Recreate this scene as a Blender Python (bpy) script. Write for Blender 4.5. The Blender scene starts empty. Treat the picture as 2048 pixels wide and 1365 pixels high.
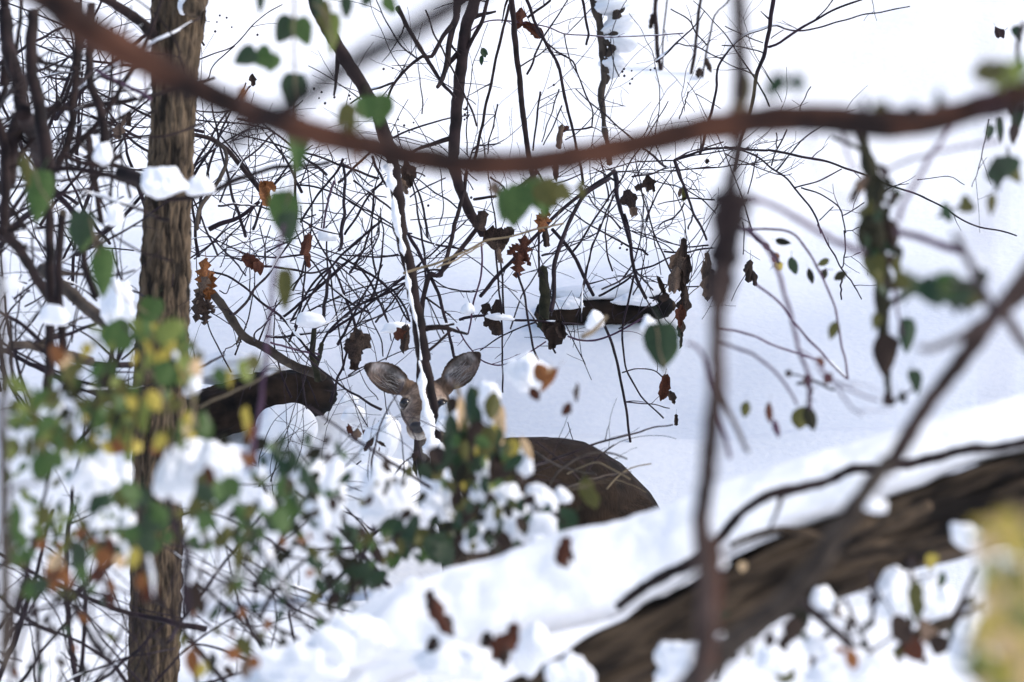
import bpy, math, random
import numpy as np
from mathutils import Vector, Matrix, Euler, noise as mnoise
random.seed(7); np.random.seed(7)
SC = bpy.context.scene
COL = SC.collection

# ------------------------------------------------------------------ camera
H = 0.53                              # eye height above the deer's bed level datum
FW, DREF = 3.3, 25.0                  # the frame is 3.3 m wide at 25 m
KPX = FW / DREF / 2048.0              # metres per photo pixel per metre of distance
cd = bpy.data.cameras.new('camera'); cam = bpy.data.objects.new('camera', cd); COL.objects.link(cam)
cam.location = (0, 0, H); cam.rotation_euler = (math.radians(90), 0, 0)
cd.sensor_width = 36.0; cd.lens = 36.0 * DREF / FW
cd.clip_start = 0.1; cd.clip_end = 500
cd.dof.use_dof = True; cd.dof.focus_distance = 26.2; cd.dof.aperture_fstop = 4.8; cd.dof.aperture_blades = 0
SC.camera = cam

# ------------------------------------------------------------------ sky, sun, exposure
SUN_EL, SUN_AZ = math.radians(48), math.radians(100)      # azimuth clockwise from +Y: from the right
w = bpy.data.worlds.new('World'); SC.world = w; w.use_nodes = True
nt = w.node_tree; bg = nt.nodes['Background']
sky = nt.nodes.new('ShaderNodeTexSky'); sky.sky_type = 'NISHITA'; sky.sun_disc = False
sky.sun_elevation = SUN_EL; sky.sun_rotation = SUN_AZ; sky.air_density = 1.0; sky.dust_density = 2.0; sky.ozone_density = 1.0
nt.links.new(sky.outputs[0], bg.inputs[0]); bg.inputs[1].default_value = 0.12
sd = bpy.data.lights.new('sun', 'SUN'); sd.energy = 1.2; sd.angle = math.radians(14); sd.color = (1.0, 0.94, 0.86)
sun = bpy.data.objects.new('sun', sd); COL.objects.link(sun)
sv = Vector((math.sin(SUN_AZ) * math.cos(SUN_EL), math.cos(SUN_AZ) * math.cos(SUN_EL), math.sin(SUN_EL)))
sun.rotation_euler = sv.to_track_quat('Z', 'Y').to_euler(); sun.location = sv * 40
SC.view_settings.view_transform = 'Standard'; SC.view_settings.look = 'None'
SC.view_settings.exposure = 0.96; SC.view_settings.gamma = 1.0; SC.view_settings.use_curve_mapping = False
SC.render.engine = 'CYCLES'
SC.cycles.use_denoising = True
SC.cycles.max_bounces = 6; SC.cycles.diffuse_bounces = 3; SC.cycles.transmission_bounces = 3

# ------------------------------------------------------------------ helpers
CR = {1: (0, 0, .34213), 2: (680, 0, .34213), 3: (1348, 0, .34213), 4: (0, 450, .34213), 5: (680, 450, .34213),
      6: (1348, 450, .34213), 7: (0, 898, .34213), 8: (680, 898, .34213), 9: (1348, 898, .34213),
      'A': (380, 200, .21484), 'B': (380, 450, .21484), 'C': (0, 100, .15625), 'D': (820, 300, .21484),
      'E': (1220, 280, .14648), 'F': (1260, 440, .14648), 'G': (480, 780, .18555), 0: (0, 0, 1.0)}

def pts2(cr, s):
    """survey points 'x,y x,y' taken from enlargement cr, as photo pixels"""
    ox, oy, k = CR[cr]
    return [(ox + float(a) * k, oy + float(b) * k) for a, b in (q.split(',') for q in s.split())]

def P(x, y, Y):
    return np.array([(x - 1024.0) * KPX * Y, Y, H - (y - 682.5) * KPX * Y])

def smooth01(t):
    t = np.clip(t, 0, 1); return t * t * (3 - 2 * t)

def wav(X, Y, s, seed):
    r = np.random.RandomState(seed); out = 0
    for i in range(7):
        a = r.uniform(0, 2 * math.pi); f = s * r.uniform(.6, 1.7); p = r.uniform(0, 6.28)
        out = out + np.sin((X * math.cos(a) + Y * math.sin(a)) * f + p)
    return out / 7 ** .5

def T(X, Y):
    """height of the snow"""
    X = np.asarray(X, float); Y = np.asarray(Y, float)
    z = np.interp(Y, [-8, 0, 14, 19, 22, 23.9, 24.7, 25.5, 26.05, 26.25, 26.7, 28, 31, 40, 90, 140],
                  [-1.5, -1.3, -1.05, -.9, -.76, -.60, -.33, -.3, .10, .225, .15, .75, 1.88, 5.6, 26, 40])
    # the crest behind the deer fades out to the left and dips a little
    side = smooth01((X + .25) / .5)
    crest = smooth01((Y - 25.5) / .6) * (1 - smooth01((Y - 26.6) / .5))
    z = z - crest * (1 - side) * .05
    z = z + wav(X, Y, 1.1, 3) * .05 * smooth01((abs(Y - 25.9) - .2) / 2) + wav(X, Y, 4.5, 4) * .014 + wav(X, Y, 13, 5) * .006 + wav(X, Y, 2.3, 14) * .055 * smooth01((Y - 26.6) / .8)
    far = smooth01((np.hypot(X, Y - 20) - 8) / 30)
    z = z + wav(X, Y, .16, 9) * .9 * far
    return z

def G(x, y, y0=24.0):
    """where the sight line through a photo pixel meets the snow behind y0"""
    Y = np.arange(y0, 60, .02)
    zr = H - (y - 682.5) * KPX * Y
    hit = np.nonzero(T((x - 1024) * KPX * Y, Y) >= zr)[0]
    return float(Y[hit[0]]) if len(hit) else 30.0

class MB:
    def __init__(s): s.v = []; s.f = []; s.n = 0
    def add(s, v, f):
        v = np.asarray(v, float); f = np.asarray(f, int)
        s.v.append(v); s.f.append(f + s.n); s.n += len(v)
    def build(s, name, mat, parent=None, smooth=True, recentre=False):
        v = np.concatenate(s.v); f = np.concatenate(s.f)
        off = np.array(parent.location) if parent is not None else (v.mean(0) if recentre else np.zeros(3))
        if recentre and parent is None: off[2] = v[:, 2].min()
        o = mesh_obj(name, v - off, f, mat, smooth)
        if parent is not None: o.parent = parent
        else: o.location = off
        return o

def mesh_of(name, v, f, smooth=True):
    me = bpy.data.meshes.new(name)
    v = np.ascontiguousarray(v, dtype=np.float32); f = np.asarray(f, dtype=np.int32)
    k = f.shape[1]
    me.vertices.add(len(v)); me.vertices.foreach_set('co', v.ravel())
    me.loops.add(f.size); me.loops.foreach_set('vertex_index', f.ravel())
    me.polygons.add(len(f)); me.polygons.foreach_set('loop_start', np.arange(0, f.size, k, dtype=np.int32))
    me.update(calc_edges=True)
    me.polygons.foreach_set('use_smooth', np.full(len(f), smooth, dtype=bool))
    me.validate(); return me

def mesh_obj(name, v, f, mat, smooth=True):
    me = mesh_of(name, v, f, smooth); me.materials.append(mat)
    o = bpy.data.objects.new(name, me); COL.objects.link(o); return o

def tag(o, label=None, cat=None, group=None, kind=None):
    if label: o['label'] = label
    if cat: o['category'] = cat
    if group: o['group'] = group
    if kind: o['kind'] = kind
    return o

def thing(name, label, cat, loc, group=None):
    o = bpy.data.objects.new(name, None); COL.objects.link(o); o.empty_display_size = .05
    o.location = [float(q) for q in loc]
    return tag(o, label, cat, group)

def cat_spline(c, step):
    """Catmull-Rom through rows of c (any number of columns, the first three are xyz)"""
    c = np.asarray(c, float)
    if len(c) == 2: c = np.vstack([c[0], c.mean(0), c[1]])
    e = np.vstack([2 * c[0] - c[1], c, 2 * c[-1] - c[-2]])
    out = []
    for i in range(1, len(e) - 2):
        n = max(2, int(np.linalg.norm(e[i + 1, :3] - e[i, :3]) / step))
        t = np.linspace(0, 1, n, endpoint=False)[:, None]
        p0, p1, p2, p3 = e[i - 1], e[i], e[i + 1], e[i + 2]
        out.append(.5 * (2 * p1 + (p2 - p0) * t + (2 * p0 - 5 * p1 + 4 * p2 - p3) * t ** 2 + (3 * p1 - p0 - 3 * p2 + p3) * t ** 3))
    out.append(e[-2][None]); return np.vstack(out)

def tube(mb, c, r, sides=6, jit=0.0, depth=None):
    c = np.asarray(c, float); r = np.maximum(np.asarray(r, float), 1e-5)
    t = np.gradient(c, axis=0); t /= np.linalg.norm(t, axis=1)[:, None] + 1e-12
    ref = np.array([0.03, 1, 0.02])
    if np.abs(t @ ref).mean() > .8: ref = np.array([0.03, .02, 1.0])
    a = np.cross(t, ref); a /= np.linalg.norm(a, axis=1)[:, None] + 1e-12
    b = np.cross(t, a)
    c = np.vstack([c[:1] - t[:1] * r[0] * .3, c, c[-1:] + t[-1:] * r[-1] * .5]); r = np.concatenate([[r[0] * .05], r, [r[-1] * .05]])
    a = np.vstack([a[:1], a, a[-1:]]); b = np.vstack([b[:1], b, b[-1:]])
    n = len(c); th = np.arange(sides) * 2 * math.pi / sides
    rr = r[:, None] * (1 + (np.random.uniform(-jit, jit, (n, sides)) if jit else 0))
    v = c[:, None] + rr[..., None] * (np.cos(th)[None, :, None] * a[:, None] + np.sin(th)[None, :, None] * b[:, None] * (depth or 1))
    i = np.arange(n - 1)[:, None]; j = np.arange(sides)[None]
    f = np.stack([i * sides + j, i * sides + (j + 1) % sides, (i + 1) * sides + (j + 1) % sides, (i + 1) * sides + j], -1).reshape(-1, 4)
    mb.add(v.reshape(-1, 3), f)

# ------------------------------------------------------------------ materials
def mat(name, col, col2=None, rough=.8, scale=8, stretch=(1, 1, 1), bump=.0, spec=.25, trans=0, detail=6, sss=0, contrast=(.35, .65), rot=0):
    m = bpy.data.materials.new(name); m.use_nodes = True; n = m.node_tree.nodes; L = m.node_tree.links
    b = n['Principled BSDF']; b.inputs['Roughness'].default_value = rough; b.inputs['Specular IOR Level'].default_value = spec
    b.inputs['Base Color'].default_value = (*col, 1)
    tc = n.new('ShaderNodeTexCoord'); mp = n.new('ShaderNodeMapping'); mp.inputs['Scale'].default_value = stretch
    m0 = n.new('ShaderNodeMapping'); m0.inputs['Rotation'].default_value = (0, rot, 0)
    L.new(tc.outputs['Object'], m0.inputs['Vector']); L.new(m0.outputs[0], mp.inputs['Vector'])
    nz = n.new('ShaderNodeTexNoise'); nz.inputs['Scale'].default_value = scale; nz.inputs['Detail'].default_value = detail
    L.new(mp.outputs[0], nz.inputs['Vector'])
    if col2:
        rp = n.new('ShaderNodeValToRGB'); rp.color_ramp.elements[0].position = contrast[0]; rp.color_ramp.elements[1].position = contrast[1]
        rp.color_ramp.elements[0].color = (*col, 1); rp.color_ramp.elements[1].color = (*col2, 1)
        L.new(nz.outputs['Fac'], rp.inputs[0]); L.new(rp.outputs[0], b.inputs['Base Color'])
    if bump:
        bp = n.new('ShaderNodeBump'); bp.inputs['Strength'].default_value = bump; bp.inputs['Distance'].default_value = .01
        L.new(nz.outputs['Fac'], bp.inputs['Height']); L.new(bp.outputs[0], b.inputs['Normal'])
    if sss:
        b.inputs['Subsurface Weight'].default_value = sss; b.inputs['Subsurface Radius'].default_value = (.02, .025, .03)
    if trans:
        tr = n.new('ShaderNodeBsdfTranslucent'); mx = n.new('ShaderNodeMixShader'); mx.inputs[0].default_value = trans
        src = rp.outputs[0] if col2 else None
        if src: L.new(src, tr.inputs[0])
        else: tr.inputs[0].default_value = (*col, 1)
        L.new(b.outputs[0], mx.inputs[1]); L.new(tr.outputs[0], mx.inputs[2]); L.new(mx.outputs[0], n['Material Output'].inputs[0])
    return m

M = {
 'snow': mat('snow', (.86, .87, .90), (.92, .92, .93), rough=.75, scale=42, bump=.35, spec=.2, contrast=(.3, .7), detail=9),
 'bark': mat('grey brown bark', (.014, .010, .007), (.125, .088, .056), rough=.9, scale=42, stretch=(1, 1, .22), bump=.8, detail=10, contrast=(.38, .64)),
 'deadwood': mat('grey dead wood', (.028, .021, .017), (.085, .066, .052), rough=.9, scale=18, bump=.4, detail=9),
 'logbark': mat('wet log bark', (.006, .004, .003), (.105, .072, .045), rough=.9, scale=15, stretch=(.30, 1, 1), rot=.43, bump=.8, detail=10, contrast=(.38, .70)),
 'darklog': mat('rotten dark log', (.004, .003, .0025), (.034, .021, .014), rough=.9, scale=12, bump=.5, contrast=(.42, .7)),
 'twig': mat('dark purple brown twig', (.006, .003, .006), (.024, .012, .018), rough=.7, scale=20),
 'twig2': mat('brown twig', (.009, .005, .006), (.034, .020, .020), rough=.75, scale=20),
 'mauve': mat('mauve cane', (.050, .020, .046), (.10, .050, .085), rough=.6, scale=14),
 'olive': mat('pale olive stalk', (.11, .085, .05), (.2, .15, .09), rough=.7, scale=16),
 'bough': mat('reddish brown vine bark', (.012, .006, .005), (.092, .036, .020), rough=.8, scale=9, bump=.4, contrast=(.38, .66)),
 'boughdark': mat('dark brown branch bark', (.006, .0035, .004), (.029, .017, .016), rough=.85, scale=11, bump=.4),
 'vinebark': mat('mauve brown vine bark', (.022, .013, .011), (.075, .048, .040), rough=.8, scale=10, bump=.3),
 'moss': mat('mossy bark', (.014, .015, .009), (.038, .035, .020), rough=.95, scale=40, bump=.5),
 'g1': mat('green leaf', (.034, .072, .017), (.088, .150, .038), rough=.45, scale=18, trans=.25, spec=.35),
 'g2': mat('dark green leaf', (.010, .026, .010), (.03, .062, .022), rough=.4, scale=18, trans=.15, spec=.4),
 'g3': mat('yellow green leaf', (.12, .16, .035), (.24, .27, .07), rough=.5, scale=16, trans=.3),
 'g4': mat('olive green leaf', (.055, .058, .016), (.13, .12, .035), rough=.55, scale=16, trans=.25),
 'ye': mat('yellow leaf', (.34, .26, .035), (.58, .46, .10), rough=.5, scale=14, trans=.3),
 'or': mat('orange brown leaf', (.13, .045, .015), (.30, .12, .04), rough=.6, scale=14, trans=.25),
 'rb': mat('red brown dry leaf', (.035, .012, .008), (.12, .038, .018), rough=.7, scale=20, trans=.15),
 'db': mat('dark brown dry leaf', (.012, .008, .006), (.055, .034, .026), rough=.8, scale=22),
 'pb': mat('pale brown dry leaf', (.085, .055, .042), (.20, .14, .10), rough=.8, scale=22, trans=.15),
 'pe': mat('peach leaf', (.60, .38, .18), (.78, .58, .36), rough=.6, scale=14, trans=.3),
 'berry': mat('dark berry', (.018, .010, .016), rough=.4),
}

# ------------------------------------------------------------------ ground
def snow_ground():
    xs = np.concatenate([-np.geomspace(90, 3.0, 45), np.arange(-2.95, 2.96, .04), np.geomspace(3.0, 90, 45)])
    ys = np.concatenate([np.arange(-8, 19, .6), np.arange(19, 24.5, .09), np.arange(24.5, 33, .04), 33 + np.geomspace(.1, 107, 60)])
    X, Y = np.meshgrid(xs, ys); Z = T(X, Y)
    ny, nx = X.shape; i = np.arange(ny - 1)[:, None]; j = np.arange(nx - 1)[None]
    f = np.stack([i * nx + j, i * nx + j + 1, (i + 1) * nx + j + 1, (i + 1) * nx + j], -1).reshape(-1, 4)
    o = mesh_obj('snow_ground', np.stack([X, Y, Z], -1).reshape(-1, 3), f, M['snow'])
    tag(o, 'snow covered hillside rising behind the resting deer', kind='structure')
snow_ground()

# ------------------------------------------------------------------ woody builders
DUST = MB()                                   # snow lying along the thicket twigs
def rnd(a, b): return random.uniform(a, b)

def wander(c, amp, freq):
    s = rnd(0, 99); n = len(c)
    d = np.concatenate([[0], np.cumsum(np.linalg.norm(np.diff(c[:, :3], axis=0), axis=1))])
    for ax in (0, 2):
        c[:, ax] += amp * np.array([mnoise.noise((q * freq + s, ax * 7.3, s)) for q in d])
    return c

def twigs(mb, c, r, Y, dens, level=0, lenpx=(25, 120), dust=0):
    """side twigs along a cane; dens = twigs per 100 photo pixels"""
    seg = np.linalg.norm(np.diff(c, axis=0), axis=1); px = KPX * Y
    total = seg.sum() / px; n = int(dens * total / 100 + rnd(0, 1))
    for _ in range(n):
        i = random.randrange(1, max(2, len(c) - 1)); t = c[min(i + 1, len(c) - 1)] - c[i - 1]
        t /= np.linalg.norm(t) + 1e-9
        s = random.choice((-1, 1)); a = math.radians(rnd(28, 70)) * s
        d = np.array([t[0] * math.cos(a) - t[2] * math.sin(a), rnd(-.4, .4), t[0] * math.sin(a) + t[2] * math.cos(a)])
        if random.random() < .5 and d[2] < 0: d[2] *= -.6
        L = rnd(*lenpx) * px * (.55 if level else 1); k = 5
        p = [c[i]]; dd = d / np.linalg.norm(d)
        for q in range(k):
            dd = dd + np.array([rnd(-.2, .2), rnd(-.15, .15), rnd(-.22, .16)]); dd /= np.linalg.norm(dd)
            p.append(p[-1] + dd * L / k)
        p = np.array(p); r0 = min(r[i] * .62, max(.9 * px, r[i] * .5)); rr = np.linspace(r0, max(.45 * px, r0 * .35), len(p))
        tube(mb, p, rr, 4)
        if dust and random.random() < dust and abs(dd[2]) < .45: dust_on(p, rr)
        if level < 1: twigs(mb, p, rr, Y, dens * .9, level + 1, lenpx, dust)

def dust_on(c, r, part=.6):
    n = len(c)
    if n < 4: return
    dd = c[-1] - c[0]
    if abs(dd[2]) > .72 * np.linalg.norm(dd) or r.mean() > .006: return
    a = random.randrange(0, max(1, n - 3)); b = min(n, a + max(3, int(n * rnd(.2, part))))
    q = c[a:b].copy(); w = np.sin(np.linspace(0.25, 2.9, len(q)))
    rr = r[a:b] * rnd(1.0, 1.6) * w
    q[:, 2] += r[a:b] * .9
    tube(DUST, q, rr, 5, .2)

def cane(mb, cr, s, w0, w1, Y, dens=1.0, drift=.25, wob=3, dust=.1, sides=6, lenpx=(25, 120), root=False, knots=.12):
    """one woody stem: survey points, its widths in the enlargement's pixels, its distance"""
    k = CR[cr][2]; pp = pts2(cr, s); n = len(pp); y0 = rnd(-drift, drift); y1 = rnd(-drift, drift)
    rows = []
    for i, (x, y) in enumerate(pp):
        t = i / (n - 1); Yi = Y + y0 + (y1 - y0) * t
        rows.append([*P(x, y, Yi), .5 * (w0 + (w1 - w0) * t) * k * KPX * Yi])
    if root:
        last = np.array(rows[-1]); prev = np.array(rows[-2]); d = last[:3] - prev[:3]
        g = last.copy(); g[:2] += d[:2] / (np.linalg.norm(d) + 1e-9) * .06; g[2] = T(g[0], g[1]) - .05
        if g[2] < last[2] - .02: rows.append(list(g))
    c = cat_spline(rows, 9 * KPX * Y)
    c = wander(c, wob * KPX * Y, .9 / (40 * KPX * Y))
    r = np.maximum(c[:, 3], .45 * KPX * Y)
    r = r * (1 + knots * np.array([mnoise.noise((i * .45, w0 * 3.1, Y)) for i in range(len(r))]))
    tube(mb, c[:, :3], r, sides, .08)
    if dens: twigs(mb, c[:, :3], r, Y, dens, 0, lenpx, dust)
    if dust and random.random() < dust * 3: dust_on(c[:, :3], r)
    return c[:, :3], r

def shrub(name, label, cat, Y, canes, material='twig', part='stem', group=None, **kw):
    """canes: (cr, points, w0, w1[, {overrides}]); every cane is a part"""
    first = pts2(canes[0][0], canes[0][1])[-1]; loc = P(first[0], first[1], Y)
    root = thing(name, label, cat, loc, group)
    for cn in canes:
        k = dict(kw); m = material; nm = part; yy = Y
        if len(cn) > 4:
            k.update(cn[4]); m = k.pop('m', m); nm = k.pop('nm', nm); yy = k.pop('Y', yy)
        mb = MB(); cane(mb, cn[0], cn[1], cn[2], cn[3], yy, **k); mb.build(nm, M[m], root)
    return root

def bramble(label, rect, Y, n, w, ang=(20, 160), length=(180, 480), material='twig', dens=1.0, tf=.55, group='bramble thickets on the snowy hillside', name='bramble', dust=.12, dy=.5, seed=1, curve=.35, lenpx=(25, 130)):
    """a clump of long crossing canes inside a photo rectangle"""
    random.seed(seed); x0, y0, x1, y1 = rect
    root = thing(name, label, 'bramble', P((x0 + x1) / 2, y1, Y), group)
    for _ in range(n):
        Yc = Y + rnd(-dy, dy); x, y = rnd(x0, x1), rnd(y0, y1); a = math.radians(rnd(*ang)); L = rnd(*length); da = rnd(-curve, curve)
        rows = []; px, py = x - math.cos(a) * L / 2, y + math.sin(a) * L / 2; N = 7; uq = random.random() ** 2.2; ww = w[0] * .8 + (w[1] * 1.35 - w[0] * .8) * uq; da *= (2.6 - 1.8 * uq); L *= 1 + .25 * random.random()
        for i in range(N + 1):
            aa = a + da * (i / N - .5) * 2
            rows.append([*P(px, py, Yc + (i / N - .5) * rnd(-.2, .2)), .5 * ww * (1 - .55 * i / N) * KPX * Yc])
            px += math.cos(aa) * L / N; py -= math.sin(aa) * L / N
        c = wander(cat_spline(rows, 12 * KPX * Yc), 4 * KPX * Yc, 1 / (50 * KPX * Yc))
        mb = MB(); tube(mb, c[:, :3], c[:, 3], 5, .1); twigs(mb, c[:, :3], c[:, 3], Yc, dens * tf, 0, lenpx, dust)
        if random.random() < dust * 2: dust_on(c[:, :3], c[:, 3])
        mb.build('cane', M[material], root)
    return root

# ------------------------------------------------------------------ leaves
def leaf_mesh(kind, seed):
    r = random.Random(seed); nu, nv = 9, 5; v = []
    for i in range(nu):
        u = i / (nu - 1); z = .5 - u
        if kind == 'oval': wd = .5 * math.sin(math.pi * min(1, u * .93 + .05)) ** .75 * (1.05 - .35 * u)
        elif kind == 'heart': wd = .52 * (math.sin(math.pi * (u * .9 + .1)) ** .6) * (1.15 - .65 * u)
        elif kind == 'oak': wd = .5 * math.sin(math.pi * min(1, u * .9 + .08)) ** .7 * (.62 + .42 * (1 if i % 2 else -.55))
        else: wd = .5 * math.sin(math.pi * min(1, u * .9 + .06)) ** .8 * r.uniform(.55, 1.15)
        wd = max(wd, .01)
        for j in range(nv):
            q = j / (nv - 1) * 2 - 1
            dry = kind in ('dry', 'oak')
            y = (.22 if dry else .10) * abs(q) * r.uniform(.7, 1.3) - .18 * (u - .4) ** 2 * (3 if dry else 1.2)
            if dry: y += r.uniform(-.09, .09)
            v.append((wd * q + (r.uniform(-.04, .04) if dry else r.uniform(-.012, .012)), y, z + (r.uniform(-.04, .04) if dry else 0)))
    f = [[i * nv + j, i * nv + j + 1, (i + 1) * nv + j + 1, (i + 1) * nv + j] for i in range(nu - 1) for j in range(nv - 1)]
    k = len(v); ln = r.uniform(.25, .5); bx = r.uniform(-.18, .18); by = r.uniform(-.12, .12); t_ = .018
    for q in (0, .5, 1):
        cx, cy, cz = bx * q * q, by * q, .42 + ln * q
        v += [(cx - t_, cy, cz), (cx, cy - t_, cz), (cx + t_, cy + t_, cz)]
    f += [[k + 3 * a + b, k + 3 * a + (b + 1) % 3, k + 3 * a + 3 + (b + 1) % 3, k + 3 * a + 3 + b] for a in (0, 1) for b in range(3)]
    return np.array(v), np.array(f)
LEAF = {}
def leaf(root, x, y, w, h, ang, col, Y, kind='oval', name='leaf', label=None, tilt=28):
    """a leaf hanging w wide and h long (photo pixels at distance Y); ang turns its tip clockwise from straight down"""
    var = random.randrange(4); key = (kind, col, var)
    if key not in LEAF:
        me = mesh_of('leaf', *leaf_mesh(kind, var * 11 + 3)); me.materials.append(M[col]); LEAF[key] = me
    o = bpy.data.objects.new(name, LEAF[key]); COL.objects.link(o)
    p = P(x, y, Y)
    if root is not None: o.parent = root; p = p - np.array(root.location)
    o.location = p.tolist(); px = KPX * Y
    o.rotation_euler = Euler((math.radians(rnd(-tilt, tilt)), math.radians(ang), math.radians(rnd(-tilt, tilt) + random.choice((0, 0, 180)))), 'XYZ')
    o.scale = (w * px, (w + h) * .5 * px, h * px)
    if label: o['label'] = label
    return o

LS_ = 1.2
def leaves(root, cr, spec, Y, dy=.25, kind='oval', tilt=28, name='leaf'):
    """spec lines: x,y,w,h,angle,colour in the enlargement's pixels"""
    ox, oy, k = CR[cr]
    for q in spec.split():
        x, y, w_, h_, a, c = q.split(',')[:6]
        leaf(root, ox + float(x) * k, oy + float(y) * k, float(w_) * k * LS_, float(h_) * k * LS_, float(a), c, Y + rnd(-dy, dy), kind, name, tilt=tilt)

def scatter_leaves(root, rect, n, size, cols, Y, dy=.4, kind='oval', tilt=45, seed=3, spread=60, name='leaf'):
    random.seed(seed); x0, y0, x1, y1 = rect
    for _ in range(n):
        s = rnd(*size)
        leaf(root, rnd(x0, x1), rnd(y0, y1), s * rnd(.55, .85), s, rnd(-spread, spread), random.choice(cols), Y + rnd(-dy, dy), kind, name, tilt=tilt)

# ------------------------------------------------------------------ snow lumps
def ico(sub):
    import bmesh
    bm = bmesh.new(); bmesh.ops.create_icosphere(bm, subdivisions=sub, radius=1)
    v = np.array([q.co[:] for q in bm.verts]); f = np.array([[q.index for q in p.verts] for p in bm.faces]); bm.free(); return v, f
ICO3, ICO4, ICO5 = ico(3), ico(4), ico(5)

def lump(x, y, w_, h_, Y, label, deep=.8, seed=0, name='snow_clump', cat='snow clump', group='snow clumps resting on branches and leaves', rough=.30, flat=.55, fine=False):
    """a soft heap of snow w by h photo pixels"""
    v, f = ICO5 if (fine or max(w_, h_) > 60) else ICO4; px = KPX * Y; r = random.Random(seed + int(x) * 3 + int(y))
    blobs = [(np.array([r.uniform(-.55, .55), r.uniform(-.3, .3), r.uniform(-.35, .35)]), r.uniform(.42, .72)) for _ in range(5)] + [(np.zeros(3), .72)]
    R = np.zeros(len(v))
    for c, q in blobs:
        b = v @ c; disc = b * b - (c @ c - q * q); t = np.where(disc > 0, b + np.sqrt(np.maximum(disc, 0)), 0); R = np.maximum(R, t)
    s = r.uniform(0, 50)
    nz = np.array([mnoise.fractal(Vector(q) * 1.7 + Vector((s, s, s)), .8, 2.1, 5) for q in v])
    R = R * (1 + rough * nz)
    p = v * R[:, None]
    fine_ = np.array([mnoise.fractal(Vector(q) * 5.5 + Vector((s, 1, 2)), .9, 2.1, 3) for q in v]); p *= (1 + .022 * fine_)[:, None]
    for _ in range(4):                                             # soften
        acc = np.zeros_like(p); cnt = np.zeros(len(p))
        for a, b in ((0, 1), (1, 2), (2, 0)):
            np.add.at(acc, f[:, a], p[f[:, b]]); np.add.at(cnt, f[:, a], 1); np.add.at(acc, f[:, b], p[f[:, a]]); np.add.at(cnt, f[:, b], 1)
        p = .5 * p + .5 * acc / cnt[:, None]
    low = p[:, 2] < 0; p[low, 2] *= flat
    ext = p.max(0) - p.min(0); p = (p - (p.max(0) + p.min(0)) / 2) / ext
    p = p * np.array([w_ * px, (w_ + h_) * .5 * px * deep, h_ * px])
    o = mesh_obj(name, p, f, M['snow']); o.location = P(x, y, Y).tolist()
    return tag(o, label, cat, group)

# ------------------------------------------------------------------ big tree
def bark_tube(mb, rows, Y, nu, step, amp, fr, seed, fd=15.0):
    c = cat_spline(rows, step); n = len(c)
    t = np.gradient(c[:, :3], axis=0); t /= np.linalg.norm(t, axis=1)[:, None]
    a = np.cross(t, np.array([0, 1., 0])); a /= np.linalg.norm(a, axis=1)[:, None]; b = np.cross(t, a)
    th = np.arange(nu) * 2 * math.pi / nu
    d = np.concatenate([[0], np.cumsum(np.linalg.norm(np.diff(c[:, :3], axis=0), axis=1))])
    v = np.zeros((n, nu, 3))
    for i in range(n):
        R = c[i, 3]
        for j in range(nu):
            q = Vector((math.cos(th[j]) * fr * R * 52, math.sin(th[j]) * fr * R * 52, d[i] * fd + seed))
            r1 = 1 - abs(mnoise.noise(q)) * 2.2
            r2 = mnoise.noise(Vector((q.x * 2.3, q.y * 2.3, q.z * 2.6)))
            r3 = mnoise.noise(Vector((math.cos(th[j]) * 1.3, math.sin(th[j]) * 1.3, d[i] * 2.2 + seed)))
            rr = R * (1 + r3 * .07) + amp * (-max(0, r1 - .3) * 1.0 + r2 * .6)
            v[i, j] = c[i, :3] + rr * (math.cos(th[j]) * a[i] + math.sin(th[j]) * b[i])
    i = np.arange(n - 1)[:, None]; j = np.arange(nu)[None]
    f = np.stack([i * nu + j, i * nu + (j + 1) % nu, (i + 1) * nu + (j + 1) % nu, (i + 1) * nu + j], -1).reshape(-1, 4)
    mb.add(v.reshape(-1, 3), f)
    for e, q in ((0, -1), (n - 1, 1)):                             # close the ends
        k = mb.n; ring = v[e]; ctr = c[e, :3] + t[e] * q * c[e, 3] * .1
        mb.add(np.vstack([ring, ctr[None]]), np.array([[m_, (m_ + 1) % nu, nu, nu] for m_ in range(nu)])[:, [0, 1, 2, 2]] if False else np.array([[m_, (m_ + 1) % nu, nu, m_] for m_ in range(0)]).reshape(0, 4).astype(int))
    return c

YT = 23.6
def rowsY(pw, Y):
    return [[*P(x, y, Y), .5 * w_ * KPX * Y] for x, y, w_ in pw]
tree = thing('tree', 'thick grey brown furrowed tree trunk standing at left of the deer', 'tree', P(305, 1560, YT))
mb = MB(); bark_tube(mb, rowsY([(372, -700, 82), (368, -300, 88), (360, -90, 104), (357, 20, 112), (352, 130, 96), (345, 260, 92), (336, 400, 96), (331, 540, 100), (322, 700, 108), (318, 860, 108), (314, 1000, 102), (312, 1150, 102), (308, 1330, 104), (304, 1450, 106), (300, 1580, 110), (296, 1760, 130), (294, 1900, 170)], YT), YT, 150, .012, .011, 1.0, 3.0)
mb.build('trunk', M['bark'], tree)
mb = MB(); cane(mb, 1, '900,210 820,130 700,50 560,-40 300,-200', 75, 30, YT, dens=.8, dust=.2); mb.build('limb', M['boughdark'], tree)
mb = MB(); cane(mb, 1, '1120,60 1190,-60 1260,-300 1330,-700', 120, 70, YT, dens=0, dust=0, sides=12); mb.build('limb', M['bark'], tree)
lump(376, 8, 42, 46, YT - .1, 'small snow patch lodged in the fork at the top of the tree trunk')

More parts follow.
